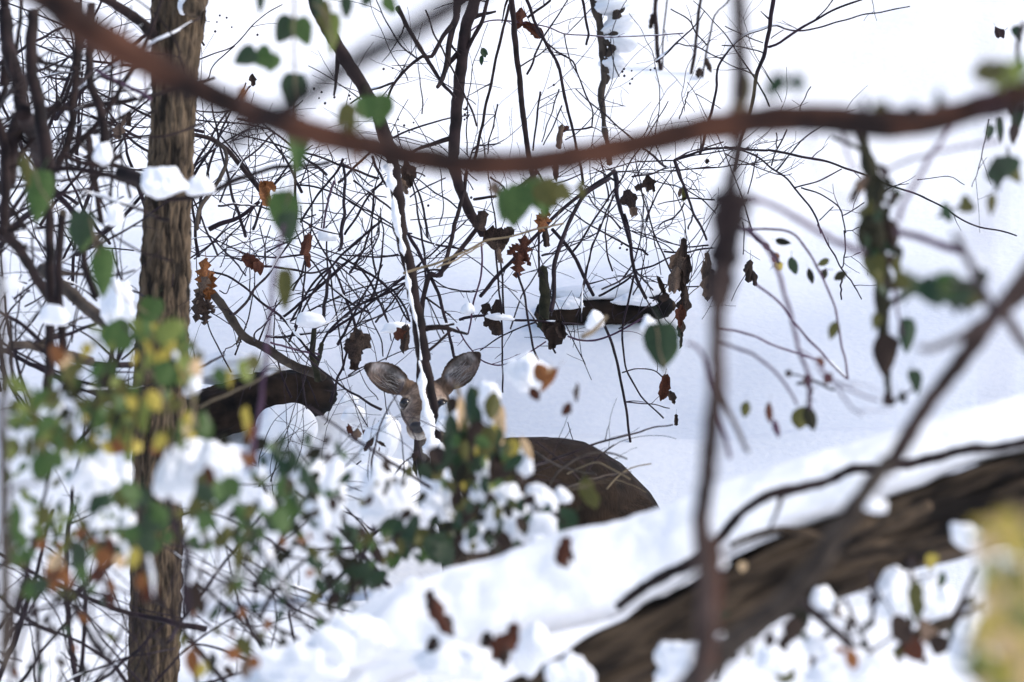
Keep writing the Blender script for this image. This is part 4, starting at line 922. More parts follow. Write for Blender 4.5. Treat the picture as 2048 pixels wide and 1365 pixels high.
node = shrub('tree_limb', 'dark blurred limb forking at the right edge and slanting down across the snowy trunk', 'tree limb', 13.4, [
    (6, '2500,-120 2250,160 2046,390 1880,530 1760,690 1600,890 1460,1080 1330,1300 1240,1440', 100, 100, dict(dens=.05, sides=12, drift=.05)),
    (9, '1260,60 1150,210 1000,420 850,650 700,850 520,1000 330,1150 150,1330 0,1500', 96, 170, dict(dens=.05, sides=12, drift=.05, m='deadwood')),
    (6, '1880,520 1790,360 1700,180 1640,60', 66, 44, dict(dens=.2)), (6, '1940,520 1970,580 2046,690 2160,800', 76, 60, dict(dens=.1)),
    (6, '1860,520 1960,400 2060,250 2200,60', 70, 60, dict(dens=.1)),
    (6, '1810,560 1700,640 1530,720 1430,720', 60, 34, dict(dens=.1)),
    ], 'vinebark', part='branch', dust=0)
leaves(node, 6, '1330,330,120,90,70,g4 1420,370,110,100,60,g2 1500,400,130,170,30,g2 1570,390,120,150,-20,g2 1650,420,130,140,60,g2 1720,450,110,120,10,moss 1570,350,140,90,80,g1 1760,440,90,110,40,g4', 14.0, .1, 'heart')
shrub('branch', 'dark branch lying along the top of the snowy fallen trunk at right', 'branch', 16.7, [
    (9, '2300,-150 2046,-40 1850,-5 1700,5 1400,85 1200,112 1050,115 900,190 700,240 540,275 430,350 330,440 250,540 100,660 0,715 -160,800 -330,920', 56, 66, dict(dens=.05, sides=10, drift=.05, knots=.25)),
    ], 'boughdark', part='branch', dust=0)

iv = shrub('ivy_vine', 'mossy trunk stump of ivy hanging with leaves at right below the bough', 'ivy vine', 17.4, [
    (3, '1090,760 1120,900 1140,1000 1165,1080 1175,1200 1185,1330 1190,1400', 60, 150, dict(dens=.2, sides=9, knots=.35, m='moss')),
    (6, '1150,0 1165,80 1190,200 1220,320 1215,450 1225,560 1235,760 1245,900 1262,1030', 150, 28, dict(dens=.2, m='moss')),
    (6, '1280,370 1300,460 1330,620 1340,680', 16, 14, dict(dens=0, m='mauve')), (6, '1262,1030 1330,1010 1400,960', 18, 14, dict(dens=.2)),
    (6, '1225,340 1330,330 1450,350 1560,400', 30, 26, dict(dens=.1)),
    ], 'boughdark', dust=0)
leaves(iv, 6, '1180,260,130,150,-20,g4 1365,650,100,180,8,g2 1240,770,140,210,4,db 1245,720,110,130,30,db 1410,920,80,140,0,g2 1180,570,60,90,20,g4 1270,60,90,160,-15,db 1110,60,90,140,10,moss 1130,200,80,90,30,g4 1250,1030,80,60,50,db 1330,1010,70,50,70,moss', 17.3, .08, 'heart')
scatter_leaves(iv, (1725, 340, 1790, 500), 16, (22, 50), ['g2', 'db', 'moss', 'g4', 'moss'], 17.3, .15, 'dry', seed=71)
scatter_leaves(iv, (1740, 500, 1800, 620), 10, (22, 44), ['g2', 'db', 'moss', 'g4'], 17.3, .15, 'heart', seed=72)
scatter_leaves(node, (1800, 555, 1960, 610), 16, (24, 50), ['g2', 'g1', 'g2', 'moss'], 14.2, .1, 'heart', seed=73)
leaves(iv, 3, '1090,1080,130,70,70,pb 1060,1130,60,100,20,db 1190,1130,80,180,5,moss 1130,1250,110,160,10,g4 1230,1280,70,150,-10,moss 1160,1330,140,130,0,moss', 17.3, .08, 'dry')
iv2 = shrub('ivy_vine', 'trailing ivy with dark leaves beside the right edge under the bough', 'ivy vine', 18.0, [
    (3, '2046,600 2010,640 1990,760 1985,850', 20, 12, dict(dens=.4)), (3, '1950,860 1960,980 1900,1080 1870,1120', 16, 10, dict(dens=.4)),
    (3, '2040,140 2010,260 2005,370', 34, 22, dict(dens=0)), (3, '1540,1270 1600,1240 1650,1215 1720,1200', 14, 12, dict(dens=.2)), (3, '1840,700 1800,900 1770,1000 1740,1090', 8, 5, dict(dens=1.2, Y=24.5)),
    ], 'twig2', dust=0)
leaves(iv2, 3, '2010,660,100,130,10,db 2000,720,60,110,-10,g2 1990,790,60,100,10,db 1905,770,44,130,4,g2 1840,780,50,90,-20,g2 2010,200,50,90,30,g2', 20.0, .1, 'heart')
leaves(iv2, 3, '1900,1000,150,110,60,g2 1960,980,110,120,20,g2 1990,1010,90,130,-20,g4 1890,1060,60,110,10,g2 1700,1205,100,90,50,g4 1590,1245,110,60,70,g2 1860,1200,60,110,10,g4', 17.0, .1, 'heart')
shrub('cane_arch', 'thin mauve canes bending down in an arch over pale snow at right', 'cane', 21.8, [
    (6, '380,20 520,100 600,260 680,520 740,760 780,880 800,1080', 26, 20, dict(Y=18.5, dens=.2)), (6, '480,350 620,460 700,570 880,770 1010,900', 14, 13, dict(dens=.2)),
    (6, '400,30 660,35 760,120 850,270 930,450 970,620 1020,900', 14, 12, dict(dens=.15)), (6, '260,600 440,640 620,720 850,790', 14, 11, dict(dens=.2)), (6, '260,680 480,770 640,920 720,1050', 18, 14, dict(dens=.2, Y=19)),
    (6, '850,830 900,900 1050,970 1200,1030', 14, 12, dict(Y=17)), (6, '960,960 1030,1060 1100,1110', 14, 10, dict(Y=17)),
    ], 'mauve', dust=.1)
cl = shrub('vine', 'leafy withered spray hanging from the mauve cane before the snow at right', 'vine', 19.5, [
    (6, '780,870 800,960 800,1060', 16, 14, dict(dens=.4)), (6, '720,930 800,910 900,950 940,960', 18, 14, dict(dens=.8)), (6, '660,870 700,880 760,890', 12, 10, dict(dens=.5)), (6, '430,30 520,110 580,170 620,220', 26, 16, dict(Y=22, dens=1.2)),
    ], 'twig2', dust=0, lenpx=(12, 40))
leaves(cl, 6, '740,1130,110,120,10,g4 800,1130,80,130,-10,moss 860,800,60,50,40,rb 780,910,50,70,10,rb 900,900,60,60,30,rb 670,870,40,40,10,db 420,1080,60,80,10,g4 560,1100,50,110,8,rb 600,1190,40,100,-10,mauve 930,620,60,100,20,g4', 19.0, .1)
leaves(cl, 6, '590,195,60,60,30,or 610,240,60,50,60,ye 700,240,60,90,10,g2 800,300,40,80,10,moss 880,290,40,60,20,moss 970,300,50,70,60,moss 870,220,40,80,70,g4 640,100,40,90,80,moss 540,130,40,60,40,pb', 22.0, .1)
shrub('branch', 'soft pale mauve branch sloping from centre right down to the dark limb', 'branch', 15.5, [
    (3, '430,1150 570,1200 700,1270 860,1365 960,1420 1100,1480', 30, 40, dict(dens=.05)), (6, '1300,30 1500,100 1700,160', 40, 50, dict(dens=0)),
    (3, '1620,740 1520,880 1440,1020 1350,1180 1310,1290', 26, 34, dict(dens=.05)), (3, '1530,890 1750,850 1900,830', 18, 20, dict(dens=0)), (3, '1530,890 1400,930 1300,970 1240,1000', 18, 20, dict(dens=0)),
    (3, '980,780 1010,900 1060,1000', 20, 22, dict(dens=0)),
    ], 'mauve', part='branch', dust=0)
shrub('vine', 'ghostly pale upright stem far out of focus at upper right', 'vine', 8.2, [(3, '790,-300 740,0 690,150 660,300 640,420', 26, 22, dict(dens=0)), (3, '770,760 850,1000 1000,1180 1080,1230', 16, 16, dict(dens=0, Y=12))], 'mauve', dust=0)
shrub('vine', 'ghostly pale upright stem far out of focus near the right edge', 'vine', 7.6, [(3, '1840,-400 1850,0 1850,350 1860,800 1850,1400', 20, 20, dict(dens=0)), (6, '1750,-100 1780,200 1840,450', 20, 20, dict(dens=0)), (6, '1930,560 1880,900 1900,1150', 20, 20, dict(dens=0))], 'mauve', dust=0)

# hanging green leaves on vines, upper left
hv = shrub('vine', 'thin vine hung with paired green leaves crossing the bough at left of centre', 'vine', 17.6, [
    (1, '1730,-100 1720,0 1720,120 1715,250 1725,420 1730,600 1740,800 1720,1000 1680,1200 1670,1400', 14, 12, dict(dens=0)), (4, '1660,0 1640,100 1600,280 1580,520 1560,720 1545,880 1520,1080 1490,1250 1480,1400', 20, 30, dict(dens=0, m='mauve')),
    (4, '1690,240 1680,320 1670,480', 12, 10, dict(dens=0)), (1, '1840,20 1900,100 1950,260', 16, 14, dict(dens=0)),
    ], 'olive', dust=0)
leaves(hv, 1, '1665,180,130,150,30,g2 1770,190,120,150,-20,g1 1430,335,110,130,60,g2 1530,340,130,110,70,g1 1590,370,90,100,20,g1 1715,540,140,190,4,g2 1740,860,120,280,0,g1 1670,1270,170,260,8,g1 1890,100,90,170,-8,g4 1940,200,80,210,5,g3 1520,20,50,110,5,g2 1850,30,60,130,-5,g2 2020,40,60,110,0,g2 1420,550,50,80,0,or', 17.6, .1, 'heart', tilt=16)
leaves(hv, 4, '1665,385,90,210,0,g4 1690,20,120,160,-10,g2', 17.6, .1, 'heart', tilt=16)
leaves(hv, 2, '30,670,90,120,40,g4 160,640,120,130,10,g1 240,650,120,170,-12,g1 40,50,70,110,0,g2 150,10,60,60,30,g2 280,20,130,70,70,g1', 17.6, .1, 'heart', tilt=16)
gv = shrub('vine', 'big green leaf cluster hanging in front of the thicket at the centre', 'vine', 17.8, [('D', '1650,350 1500,350 1300,370 1100,380 900,420', 20, 16, dict(dens=0))], 'olive', dust=0)
leaves(gv, 'D', '900,520,230,260,20,g1 1020,500,260,300,-6,g1 960,600,180,220,4,g1 1180,420,220,260,-10,g1 1290,420,230,240,-30,g4 1400,400,170,150,-60,g4 1250,520,170,200,0,g1 1590,370,150,70,80,g4 800,380,100,130,30,pb 1160,380,170,150,60,g4', 17.8, .12, 'heart', tilt=18)
lv = shrub('vine', 'drooping vine with separate green leaves hanging over the left thicket', 'vine', 18.0, [
    (1, '120,880 200,1000 240,1120 350,1230 470,1300 600,1420 660,1600', 10, 9, dict(dens=0)), (4, '520,-40 560,120 600,250 700,400 860,520', 12, 10, dict(dens=0)),
    ], 'olive', dust=0)
leaves(lv, 1, '230,1150,150,260,6,g1 235,1110,140,140,0,g3 150,1010,70,160,-10,g4 470,1350,150,190,10,g2', 18.0, .1, 'heart', tilt=16)
leaves(lv, 4, '480,60,150,170,0,g1 605,280,130,250,2,g1 610,220,120,150,0,g4 880,520,130,160,10,g1 690,650,170,150,30,g1 850,640,120,110,-30,g1', 18.0, .1, 'heart', tilt=16)
lr = shrub('vine', 'single dark green leaf hanging right of the deer under a thin stem', 'vine', 18.4, [(5, '1900,870 1880,780 1860,660 1840,560', 12, 10, dict(dens=0)), (5, '1420,660 1500,600 1560,540', 30, 24, dict(dens=0, m='olive', Y=20))], 'olive', dust=0)
leaves(lr, 5, '1880,710,190,230,-4,g2 1900,740,150,160,6,g1', 18.4, .03, 'heart', tilt=12)
shrub('stalk', 'pale olive dry stalk rising to the right below the green leaf cluster', 'stalk', 24.6, [('D', '-60,1150 60,1110 250,1060 470,970 700,850 950,800 1200,740 1430,690', 26, 16, dict(dens=.3)), ('D', '250,1090 420,1030 680,880', 18, 14, dict(dens=.2))], 'olive', dust=0)

# ------------------------------------------------------------------ leafy bushes, lower left and centre
YV = 16.4
LS_ = 1.0
bu = shrub('bush', 'mixed green and yellow leafed bush in front of the big trunk, lower left', 'bush', YV, [
    (4, '980,620 1010,720 1060,850 1120,1000 1150,1200', 26, 22, dict(dens=.3, m='olive')), (4, '860,850 930,950 980,1100 1000,1350', 22, 20, dict(dens=.3, m='olive')),
    (4, '500,1300 560,1000 640,800 720,680', 22, 14, dict(dens=.5)), (4, '200,1300 300,1100 380,900 420,800', 24, 16, dict(dens=.5)), (4, '760,1300 800,1100 840,900 850,700', 20, 14, dict(dens=.5)),
    (4, '720,560 800,700 860,850', 14, 12), (4, '1170,1060 1400,960 1560,880 1690,820', 14, 10, dict(dens=.2, m='olive', Y=20)),
    ], 'twig2', dust=.2)
leaves(bu, 4, '990,620,170,160,20,g3 1060,640,90,140,-10,g1 950,660,90,150,20,g3 1000,680,70,170,-8,ye 870,740,60,150,20,ye 860,800,50,130,-10,g3 950,770,90,110,40,ye 960,870,150,160,20,g1 1000,900,110,140,-20,g1 1080,810,120,120,20,g3 1150,840,110,120,-30,pe 1060,860,70,110,0,ye 1130,800,80,90,60,g4 1180,1170,110,180,4,g1 1210,1200,90,140,-6,g1 1100,1180,50,170,8,pe 1100,1140,60,100,-20,ye 1290,890,100,120,20,g1 1340,900,50,120,4,ye 1420,830,80,100,40,g3 1480,810,100,110,-20,g4 1440,880,90,90,0,g3 900,1030,110,140,-20,ye 860,1060,80,110,20,g3 790,1100,100,210,8,ye 830,1140,80,160,-8,g3 770,1040,70,100,40,ye 720,1230,110,150,20,ye 690,1290,120,120,-20,or 760,1260,80,110,0,ye 930,1270,90,110,30,ye 900,1310,90,80,60,or 990,1230,80,100,0,g4 540,1230,60,110,-10,ye 330,760,150,110,30,or 380,800,120,90,60,pe 410,870,130,130,20,g4 450,830,100,100,-20,g4 380,930,70,130,5,moss 640,640,110,130,20,g1 720,690,130,120,50,g1 630,860,150,120,50,g1 560,850,100,110,20,g1 640,930,120,110,-10,db 700,960,110,90,70,g4 1440,1160,60,140,8,ye 1460,1220,60,130,-5,or 1430,1100,50,80,20,ye', YV - .1, .3, 'oval', tilt=30)
scatter_leaves(bu, (10, 760, 260, 910), 130, (20, 44), ['g1', 'g1', 'g4', 'g4', 'g3', 'g3', 'moss'], YV, seed=40)
scatter_leaves(bu, (170, 650, 400, 900), 70, (20, 44), ['g1', 'g4', 'g4', 'g3', 'ye', 'g3'], YV + .2, seed=41)
bl = shrub('bush', 'darker leafy bush under snow caps at the lower left, with orange brown leaves', 'bush', 16.0, [
    (7, '60,1365 130,1100 200,900 330,700 430,560', 26, 14, dict(dens=.5)), (7, '900,900 880,700 840,500 800,300', 24, 14, dict(dens=.4)), (7, '430,1000 440,800 470,600 520,400', 22, 14, dict(dens=.5)),
    (7, '1100,980 1080,800 1090,600 1000,400 980,280', 60, 40, dict(dens=.3)), (7, '1740,1000 1690,880 1600,700 1500,560 1440,420', 34, 20, dict(dens=.4)), (7, '1200,900 1400,700 1500,500 1640,300 1690,120', 20, 14, dict(dens=.4)), (7, '640,1000 600,800 560,600', 18, 12, dict(dens=.4)),
    (7, '160,1365 240,1100 330,900 420,820', 22, 14), (7, '1180,840 1300,770 1420,760 1500,700', 16, 12), (7, '0,1300 60,1080 110,820 160,700', 34, 20), (7, '690,1365 600,1150 520,900 500,760', 30, 16),
    ], 'twig', dust=.2)
leaves(bl, 7, '240,110,170,160,20,g1 270,60,150,130,60,g1 330,70,120,110,-30,g1 560,330,160,90,75,g2 620,310,100,100,20,g2 760,250,170,130,40,g1 830,290,150,130,-30,g2 720,300,110,100,10,g4 1200,260,130,150,30,g2 1270,240,170,140,60,g1 1350,230,160,150,-20,g1 1300,290,120,110,10,g2 1190,430,130,150,30,g1 1150,330,110,120,-10,g4 890,430,170,170,20,g2 940,390,130,120,-40,g1 800,520,170,160,40,g2 870,560,150,140,-20,g2 760,500,120,110,60,g1 1650,420,170,170,10,g1 1700,370,120,120,-30,g1 1600,440,130,120,50,g2 1690,330,90,130,0,g1 1700,80,110,170,20,g2 1650,120,110,150,-30,g2 1790,170,90,200,-16,g2 1740,290,70,170,-10,g2 1640,230,90,150,10,g1 1400,640,90,190,4,g4 1380,780,120,130,20,g1 1350,830,80,110,-10,g4 1290,540,110,100,50,g4 1330,500,90,110,0,g4 460,640,130,230,5,g2 480,740,90,140,-10,g1 340,720,150,140,30,or 300,790,120,90,70,or 390,760,90,120,-20,or 330,660,130,100,60,pe 600,640,130,130,20,or 640,600,100,110,-30,rb 560,620,90,130,10,g1 780,640,90,130,10,ye 700,660,100,80,60,pe 870,840,110,130,40,rb 830,780,70,110,0,or 1420,1160,150,110,60,g4 1360,1200,110,90,20,or 1130,1250,110,170,10,or 1180,1300,70,110,-20,ye 1480,1250,100,80,40,or 1430,1290,140,70,80,pb 260,400,100,150,10,g4 230,440,80,120,-20,g3 90,430,90,190,5,g1 130,540,90,120,-10,g1 70,530,70,130,10,g2 180,830,150,110,60,g1 240,800,120,110,20,g2 360,850,90,70,50,g4 1130,870,130,180,10,db 1110,900,100,130,-30,db 1170,900,90,120,30,db 1180,940,60,110,-10,db 1550,760,80,130,10,g2 1590,740,60,100,-30,g2 1460,70,60,120,10,or 1420,50,50,90,-20,or 1500,180,70,60,50,g4 1220,160,90,130,10,rb 1170,180,80,90,40,g4', 16.0, .3, 'oval', tilt=30)
scatter_leaves(bl, (10, 890, 260, 1130), 90, (18, 38), ['g1', 'g1', 'g2', 'g4', 'g4', 'g1', 'g3'], 17.0, seed=42)
scatter_leaves(bl, (220, 1000, 530, 1100), 60, (18, 38), ['g1', 'g1', 'g2', 'g4', 'moss', 'g4'], 17.0, seed=43)
scatter_leaves(bl, (40, 1050, 300, 1200), 26, (24, 42), ['g1', 'g2', 'or', 'g4', 'rb'], 17.0, seed=44)
scatter_leaves(bl, (440, 880, 640, 1070), 30, (24, 46), ['g1', 'g2', 'g2', 'moss'], 17.6, seed=45)

bc = shrub('bush', 'snow laden dark green bush in front of the deer shoulder', 'bush', 18.6, [
    (5, '680,940 720,1060 750,1200 800,1365', 26, 24, dict(dens=.3, m='olive')), (5, '930,1365 920,1200 900,1050', 20, 14), (8, '740,500 760,350 800,150 820,0', 28, 18, dict(dens=.3)), (8, '1000,600 940,560 900,400 860,200', 30, 20, dict(dens=.3)),
    (8, '0,600 200,560 400,520 600,480 760,430', 22, 18, dict(dens=.4)), (8, '1090,560 1090,420 1100,330', 60, 30, dict(dens=.1)), (8, '1200,280 1330,240 1460,220', 12, 8, dict(dens=.3, m='olive')), (8, '0,620 150,680 250,760', 20, 16),
    (8, '1230,210 1300,110 1420,40 1560,20 1680,60', 14, 10, dict(dens=.3, m='deadwood', Y=23)), (8, '1140,20 1300,110 1500,150', 14, 10, dict(m='deadwood', Y=23, dens=.3)), (8, '1250,260 1450,180 1700,130', 12, 8, dict(m='deadwood', Y=23, dens=.3)), (8, '1330,150 1500,80 1700,180', 10, 8, dict(m='olive', Y=23, dens=.3)), (8, '1150,-40 1280,60 1420,200 1520,320', 12, 9, dict(Y=23.4, dens=.8)), (8, '1380,230 1500,60 1600,-20', 10, 8, dict(Y=23.4, dens=.8)), (8, '1560,240 1680,120 1820,90', 9, 7, dict(Y=23.4, dens=.6, m='olive')),
    ], 'twig2', dust=0)
leaves(bc, 5, '640,1220,110,230,4,g2 660,1290,120,150,-10,g2 650,1060,90,120,20,db 760,1050,100,230,-10,g2 790,1130,110,170,10,g2 770,1000,90,110,40,g4 890,1060,110,190,10,g4 920,1110,110,170,-20,pe 940,1180,60,230,-6,pe 900,1220,60,120,10,ye 700,1100,50,210,-8,pe 850,1310,100,140,20,g4 830,1340,90,110,-20,ye 1010,1310,90,120,10,ye 970,1290,80,100,40,g4 1090,1310,60,140,-25,pe 800,1220,130,150,20,db 830,1200,110,70,60,db 740,1300,120,150,0,moss 700,1200,80,140,20,g4', 18.4, .25, 'oval', tilt=28)
leaves(bc, 5, '1180,870,110,140,-30,or 1220,910,60,180,35,or 1140,990,70,90,30,rb 1380,980,130,50,85,db 1330,1080,100,60,60,rb 1240,870,60,80,0,pe', 19.0, .1, 'oval')
leaves(bc, 8, '700,110,150,230,8,g2 760,80,120,150,-20,g2 560,120,180,110,60,moss 500,130,110,100,30,g2 620,60,110,130,10,g2 850,20,120,130,10,ye 820,60,80,120,-20,g4 1010,10,90,90,30,ye 930,60,90,230,6,db 980,130,80,170,10,g4 900,120,90,170,-10,db 1020,80,90,180,-10,db 700,380,90,230,6,g4 680,300,80,150,-10,db 740,430,110,150,20,g4 690,230,90,110,30,ye 420,490,260,110,65,g2 350,500,170,80,75,db 500,530,170,130,30,g4 570,580,190,210,10,g2 620,630,150,150,-30,g2 520,600,130,150,40,g1 640,540,110,130,0,g2 1250,430,200,180,30,g2 1320,420,180,150,-30,g2 1200,480,150,130,10,g2 1100,470,90,180,0,moss 1060,440,80,110,20,g4 140,740,200,150,60,g2 70,700,130,110,30,g2 200,780,120,110,-20,g2 60,820,90,110,10,db 300,640,110,80,60,db 1450,250,120,170,10,g4 1480,300,90,110,-20,g4 920,480,90,150,20,moss 880,560,60,150,-20,db 820,640,190,50,85,db 230,250,30,40,0,db 260,260,30,45,0,db 430,40,40,50,20,db 880,230,90,110,10,g3', 18.5, .25, 'oval', tilt=28)
scatter_leaves(bc, (690, 1040, 900, 1130), 34, (24, 46), ['g2', 'g2', 'g1', 'moss', 'g4'], 18.4, seed=50)
scatter_leaves(bc, (620, 1110, 760, 1230), 26, (24, 44), ['g2', 'g2', 'moss', 'db'], 18.0, seed=51)
scatter_leaves(bc, (880, 860, 1040, 1010), 26, (22, 40), ['g2', 'g4', 'moss', 'g1'], 18.8, seed=52)

scatter_leaves(bc, (870, 870, 1030, 1030), 40, (26, 52), ['g2', 'g2', 'moss', 'g1', 'db', 'g4'], 18.3, seed=53)
scatter_leaves(bc, (760, 930, 1130, 1110), 46, (14, 34), ['g2', 'moss', 'db', 'db', 'g4', 'g2'], 18.05, .2, seed=54)
scatter_leaves(bl, (540, 880, 720, 1120), 40, (14, 36), ['g2', 'moss', 'db', 'g1', 'g2'], 17.4, .2, seed=55)
bramble('thin brown twigs crossing the dark flank of the deer', (1040, 900, 1290, 1010), 24.1, 8, (2.5, 5), ang=(-30, 60), length=(110, 260), seed=57, dens=.8, material='twig2', group='fine twigs around the deer', dust=0, dy=.15)
bramble('thin dark twigs low across the snow heaps below the deer chin', (660, 880, 860, 1050), 23.4, 16, (2.5, 5), ang=(10, 170), length=(110, 260), seed=58, dens=.8, group='fine twigs around the deer', dust=.1, dy=.15)
bramble('wiry twigs before the rotten log and snow dome', (470, 740, 720, 920), 25.2, 14, (2.5, 4.5), ang=(40, 140), length=(120, 260), seed=59, dens=.8, group='fine twigs around the deer', dust=.1, dy=.2)
bramble('near soft focus twigs over the snowy bottom left corner', (-30, 1060, 250, 1380), 18.6, 20, (5, 12), ang=(20, 160), length=(180, 380), seed=81, dens=.7, material='boughdark', dust=.2)
bramble('near soft focus twigs right of the foot of the big trunk', (360, 1040, 640, 1380), 18.8, 18, (5, 11), ang=(20, 160), length=(160, 340), seed=82, dens=.7, material='boughdark', dust=.2)
scatter_leaves(bl, (360, 1040, 640, 1360), 44, (14, 36), ['g2', 'g4', 'db', 'or', 'moss', 'g1'], 17.6, .3, seed=83)
scatter_leaves(bl, (-10, 1080, 250, 1360), 26, (14, 34), ['g2', 'g4', 'db', 'or', 'moss'], 18.0, .3, seed=84)
scatter_leaves(bc, (890, 1000, 1070, 1095), 44, (18, 42), ['g2', 'moss', 'db', 'g2', 'g4'], 18.1, .2, seed=87)
scatter_leaves(bc, (560, 960, 760, 1220), 34, (16, 38), ['g2', 'moss', 'db', 'g4', 'g2'], 17.9, .3, seed=86)
LANDMARKS = {'round snow cap left of the big trunk': (182, 950), 'large snow clump on the trunk bush': (360, 945), 'orange brown leaves low in the left bush': (110, 1145), 'yellow leaves on the trunk bush': (280, 840),
    'peach lit knob in the left bush': (535, 1006), 'dark leaf wad right of the trunk': (383, 1192), 'tall ragged snow sheet': (650, 1000), 'snow pad under the orange leaves': (95, 810), 'little snow pat in the left bush': (219, 1076),
    'snow heap below the deer chin': (745, 985), 'oval snow clump below the deer flank': (1006, 1018), 'peach tinted knob in the dark bush': (960, 984), 'dark green leaf mass above the snowy trunk': (875, 1096), 'sloping snow clump by the deer flank': (1082, 996)}
USED = set()
def knob(x, y, a, b_, Y, seed, group):
    for lm, (lx, ly) in sorted(LANDMARKS.items(), key=lambda q: math.hypot(q[1][0] - x, q[1][1] - y)):
        d = ('right of', 'above and right of', 'above', 'above and left of', 'left of', 'below and left of', 'below', 'below and right of')[round(math.atan2(ly - y, x - lx) / (math.pi / 4)) % 8]
        if (d, lm) not in USED: break
    USED.add((d, lm))
    lump(x, y, a, b_, Y, 'small snow knob %s the %s' % (d, lm), seed=seed, group=group)
random.seed(90)
for q in range(9): knob(rnd(10, 560), rnd(890, 1150), rnd(18, 46), rnd(16, 40), 17.2 + rnd(-.4, .6), q + 200, 'small snow knobs among the bush leaves')
for q in range(5): knob(rnd(660, 1120), rnd(960, 1090), rnd(18, 44), rnd(16, 40), 18.3 + rnd(-.3, .3), q + 240, 'small snow knobs among the bush leaves')
CLUMPS = (
    (182, 950, 112, 84, 16.6, 'round snow cap on the dark bush left of the big trunk foot'),
    (360, 945, 110, 130, 16.5, 'large snow clump in front of the big trunk, left half of a pair'),
    (437, 922, 100, 84, 16.45, 'snow clump overhanging to the right of the big trunk, right half of a pair'),
    (385, 900, 110, 50, 16.6, 'flat snow top above the pair of clumps on the trunk bush'),
    (246, 950, 36, 52, 16.9, 'small snow knob between the round cap and the big trunk'),
    (650, 1000, 84, 170, 17.8, 'tall ragged snow sheet on a leafy branch left of the deer chin'),
    (219, 1076, 56, 34, 17.0, 'little snow pat low in the left bush'), (192, 1045, 36, 30, 17.0, 'snow scrap just above the little pat in the left bush'), (256, 1040, 30, 30, 17.0, 'snow scrap right of the little pat in the left bush'),
    (535, 1006, 32, 40, 16.8, 'peach lit snow knob at right of the left bush'), (612, 950, 60, 40, 18.2, 'small snow pad above the tall ragged sheet'),
    (783, 992, 130, 130, 18.4, 'wide snow clump left of the dark green bush leaves'), (888, 998, 54, 100, 18.5, 'narrow snow clump hanging beside the brown stem of the bush'),
    (960, 984, 44, 56, 18.3, 'peach tinted snow knob in the middle of the dark bush'), (967, 940, 32, 40, 18.4, 'small warm snow bead above the peach tinted knob'),
    (1006, 1018, 104, 104, 18.3, 'oval snow clump on the bush below the deer flank'), (1060, 1056, 110, 64, 18.0, 'soft snow hummock between the dark bush and the fallen trunk'), (1082, 996, 70, 60, 18.4, 'sloping snow clump touching the dark deer flank'), (1100, 1030, 34, 70, 18.3, 'thin snow streak running down below the sloping clump'),
    (1050, 925, 34, 66, 18.2, 'curved pale snow sliver in front of the deer shoulder'), (955, 1075, 70, 60, 18.2, 'snow clump low on the bush above the fallen trunk'), (1125, 990, 40, 34, 18.5, 'snow tuft at the end of the bush twig'),
    (330, 366, 96, 66, 20.4, 'snow heap lying on the bough across the big trunk'), (400, 372, 60, 40, 20.5, 'snow pat at the right end of the bough across the big trunk'), (205, 308, 40, 50, 20.8, 'snow bit in the crook of the dark bent trunk'),
    (235, 610, 70, 110, 20.5, 'tall snow patch left of the big trunk at mid height'), (110, 630, 60, 44, 20.5, 'snow saddle in the fork of the dark upright stems'), (230, 430, 36, 50, 20.6, 'snow bit on the branch under the crook at left'),
    (20, 568, 50, 40, 18.0, 'warm white snow bit at the left edge'), (95, 810, 70, 50, 17.5, 'snow pad in the left bush under the orange leaves'), (385, 770, 36, 46, 17.0, 'snow drip beside the yellow leaves'),
    (1056, 745, 96, 84, 19.2, 'blurred snow ball with an orange leaf right of the deer ear'), (980, 782, 46, 40, 19.6, 'faint round snow knob between the deer ear and the blurred snow ball'), (1300, 650, 40, 40, 21.0, 'snow tuft above the single dark green leaf'),
    (1190, 640, 40, 40, 22.0, 'snow tuft on the olive stalk left of the single dark leaf'), (1000, 634, 60, 16, 25.9, 'flat snow strip along the horizontal twig above the deer ear'), (622, 640, 60, 34, 25.9, 'snow pad behind the fallen bare branch'), (700, 800, 40, 26, 25.9, 'snow pad on the low twig left of the deer ear'), (790, 655, 60, 24, 25.6, 'snow pad lying on the dark curled leaves beside the sapling'), (655, 470, 40, 26, 26.0, 'snow bit caught in the middle of the cane tangle'),
    (935, 618, 30, 26, 25.8, 'snow bead where the cut stem meets the snowy twig'),
    (1425, 1125, 60, 26, 14.0, 'snow scrap at the knot of the tall vine stem'), (1750, 1010, 50, 34, 15.0, 'snow scrap in the crotch of the dark limb and fallen trunk'),
)
for k, (x, y, a, b_, Y, lab) in enumerate(CLUMPS): lump(x, y, a, b_, Y, lab, seed=k + 30)
shrub('bough', 'dark drooping bough carrying snow across the big trunk at mid height', 'bough', 20.6, [
    ('A', '-1500,760 -1200,640 -900,680 -600,760 -300,900 0,910 200,850 400,760 600,690 750,640 900,630 1100,610 1300,590', 60, 40, dict(dens=.4, sides=8)), (1, '700,1010 800,1040 860,1100', 90, 60, dict(dens=.3)),
    ], 'boughdark', part='branch', dust=.3)

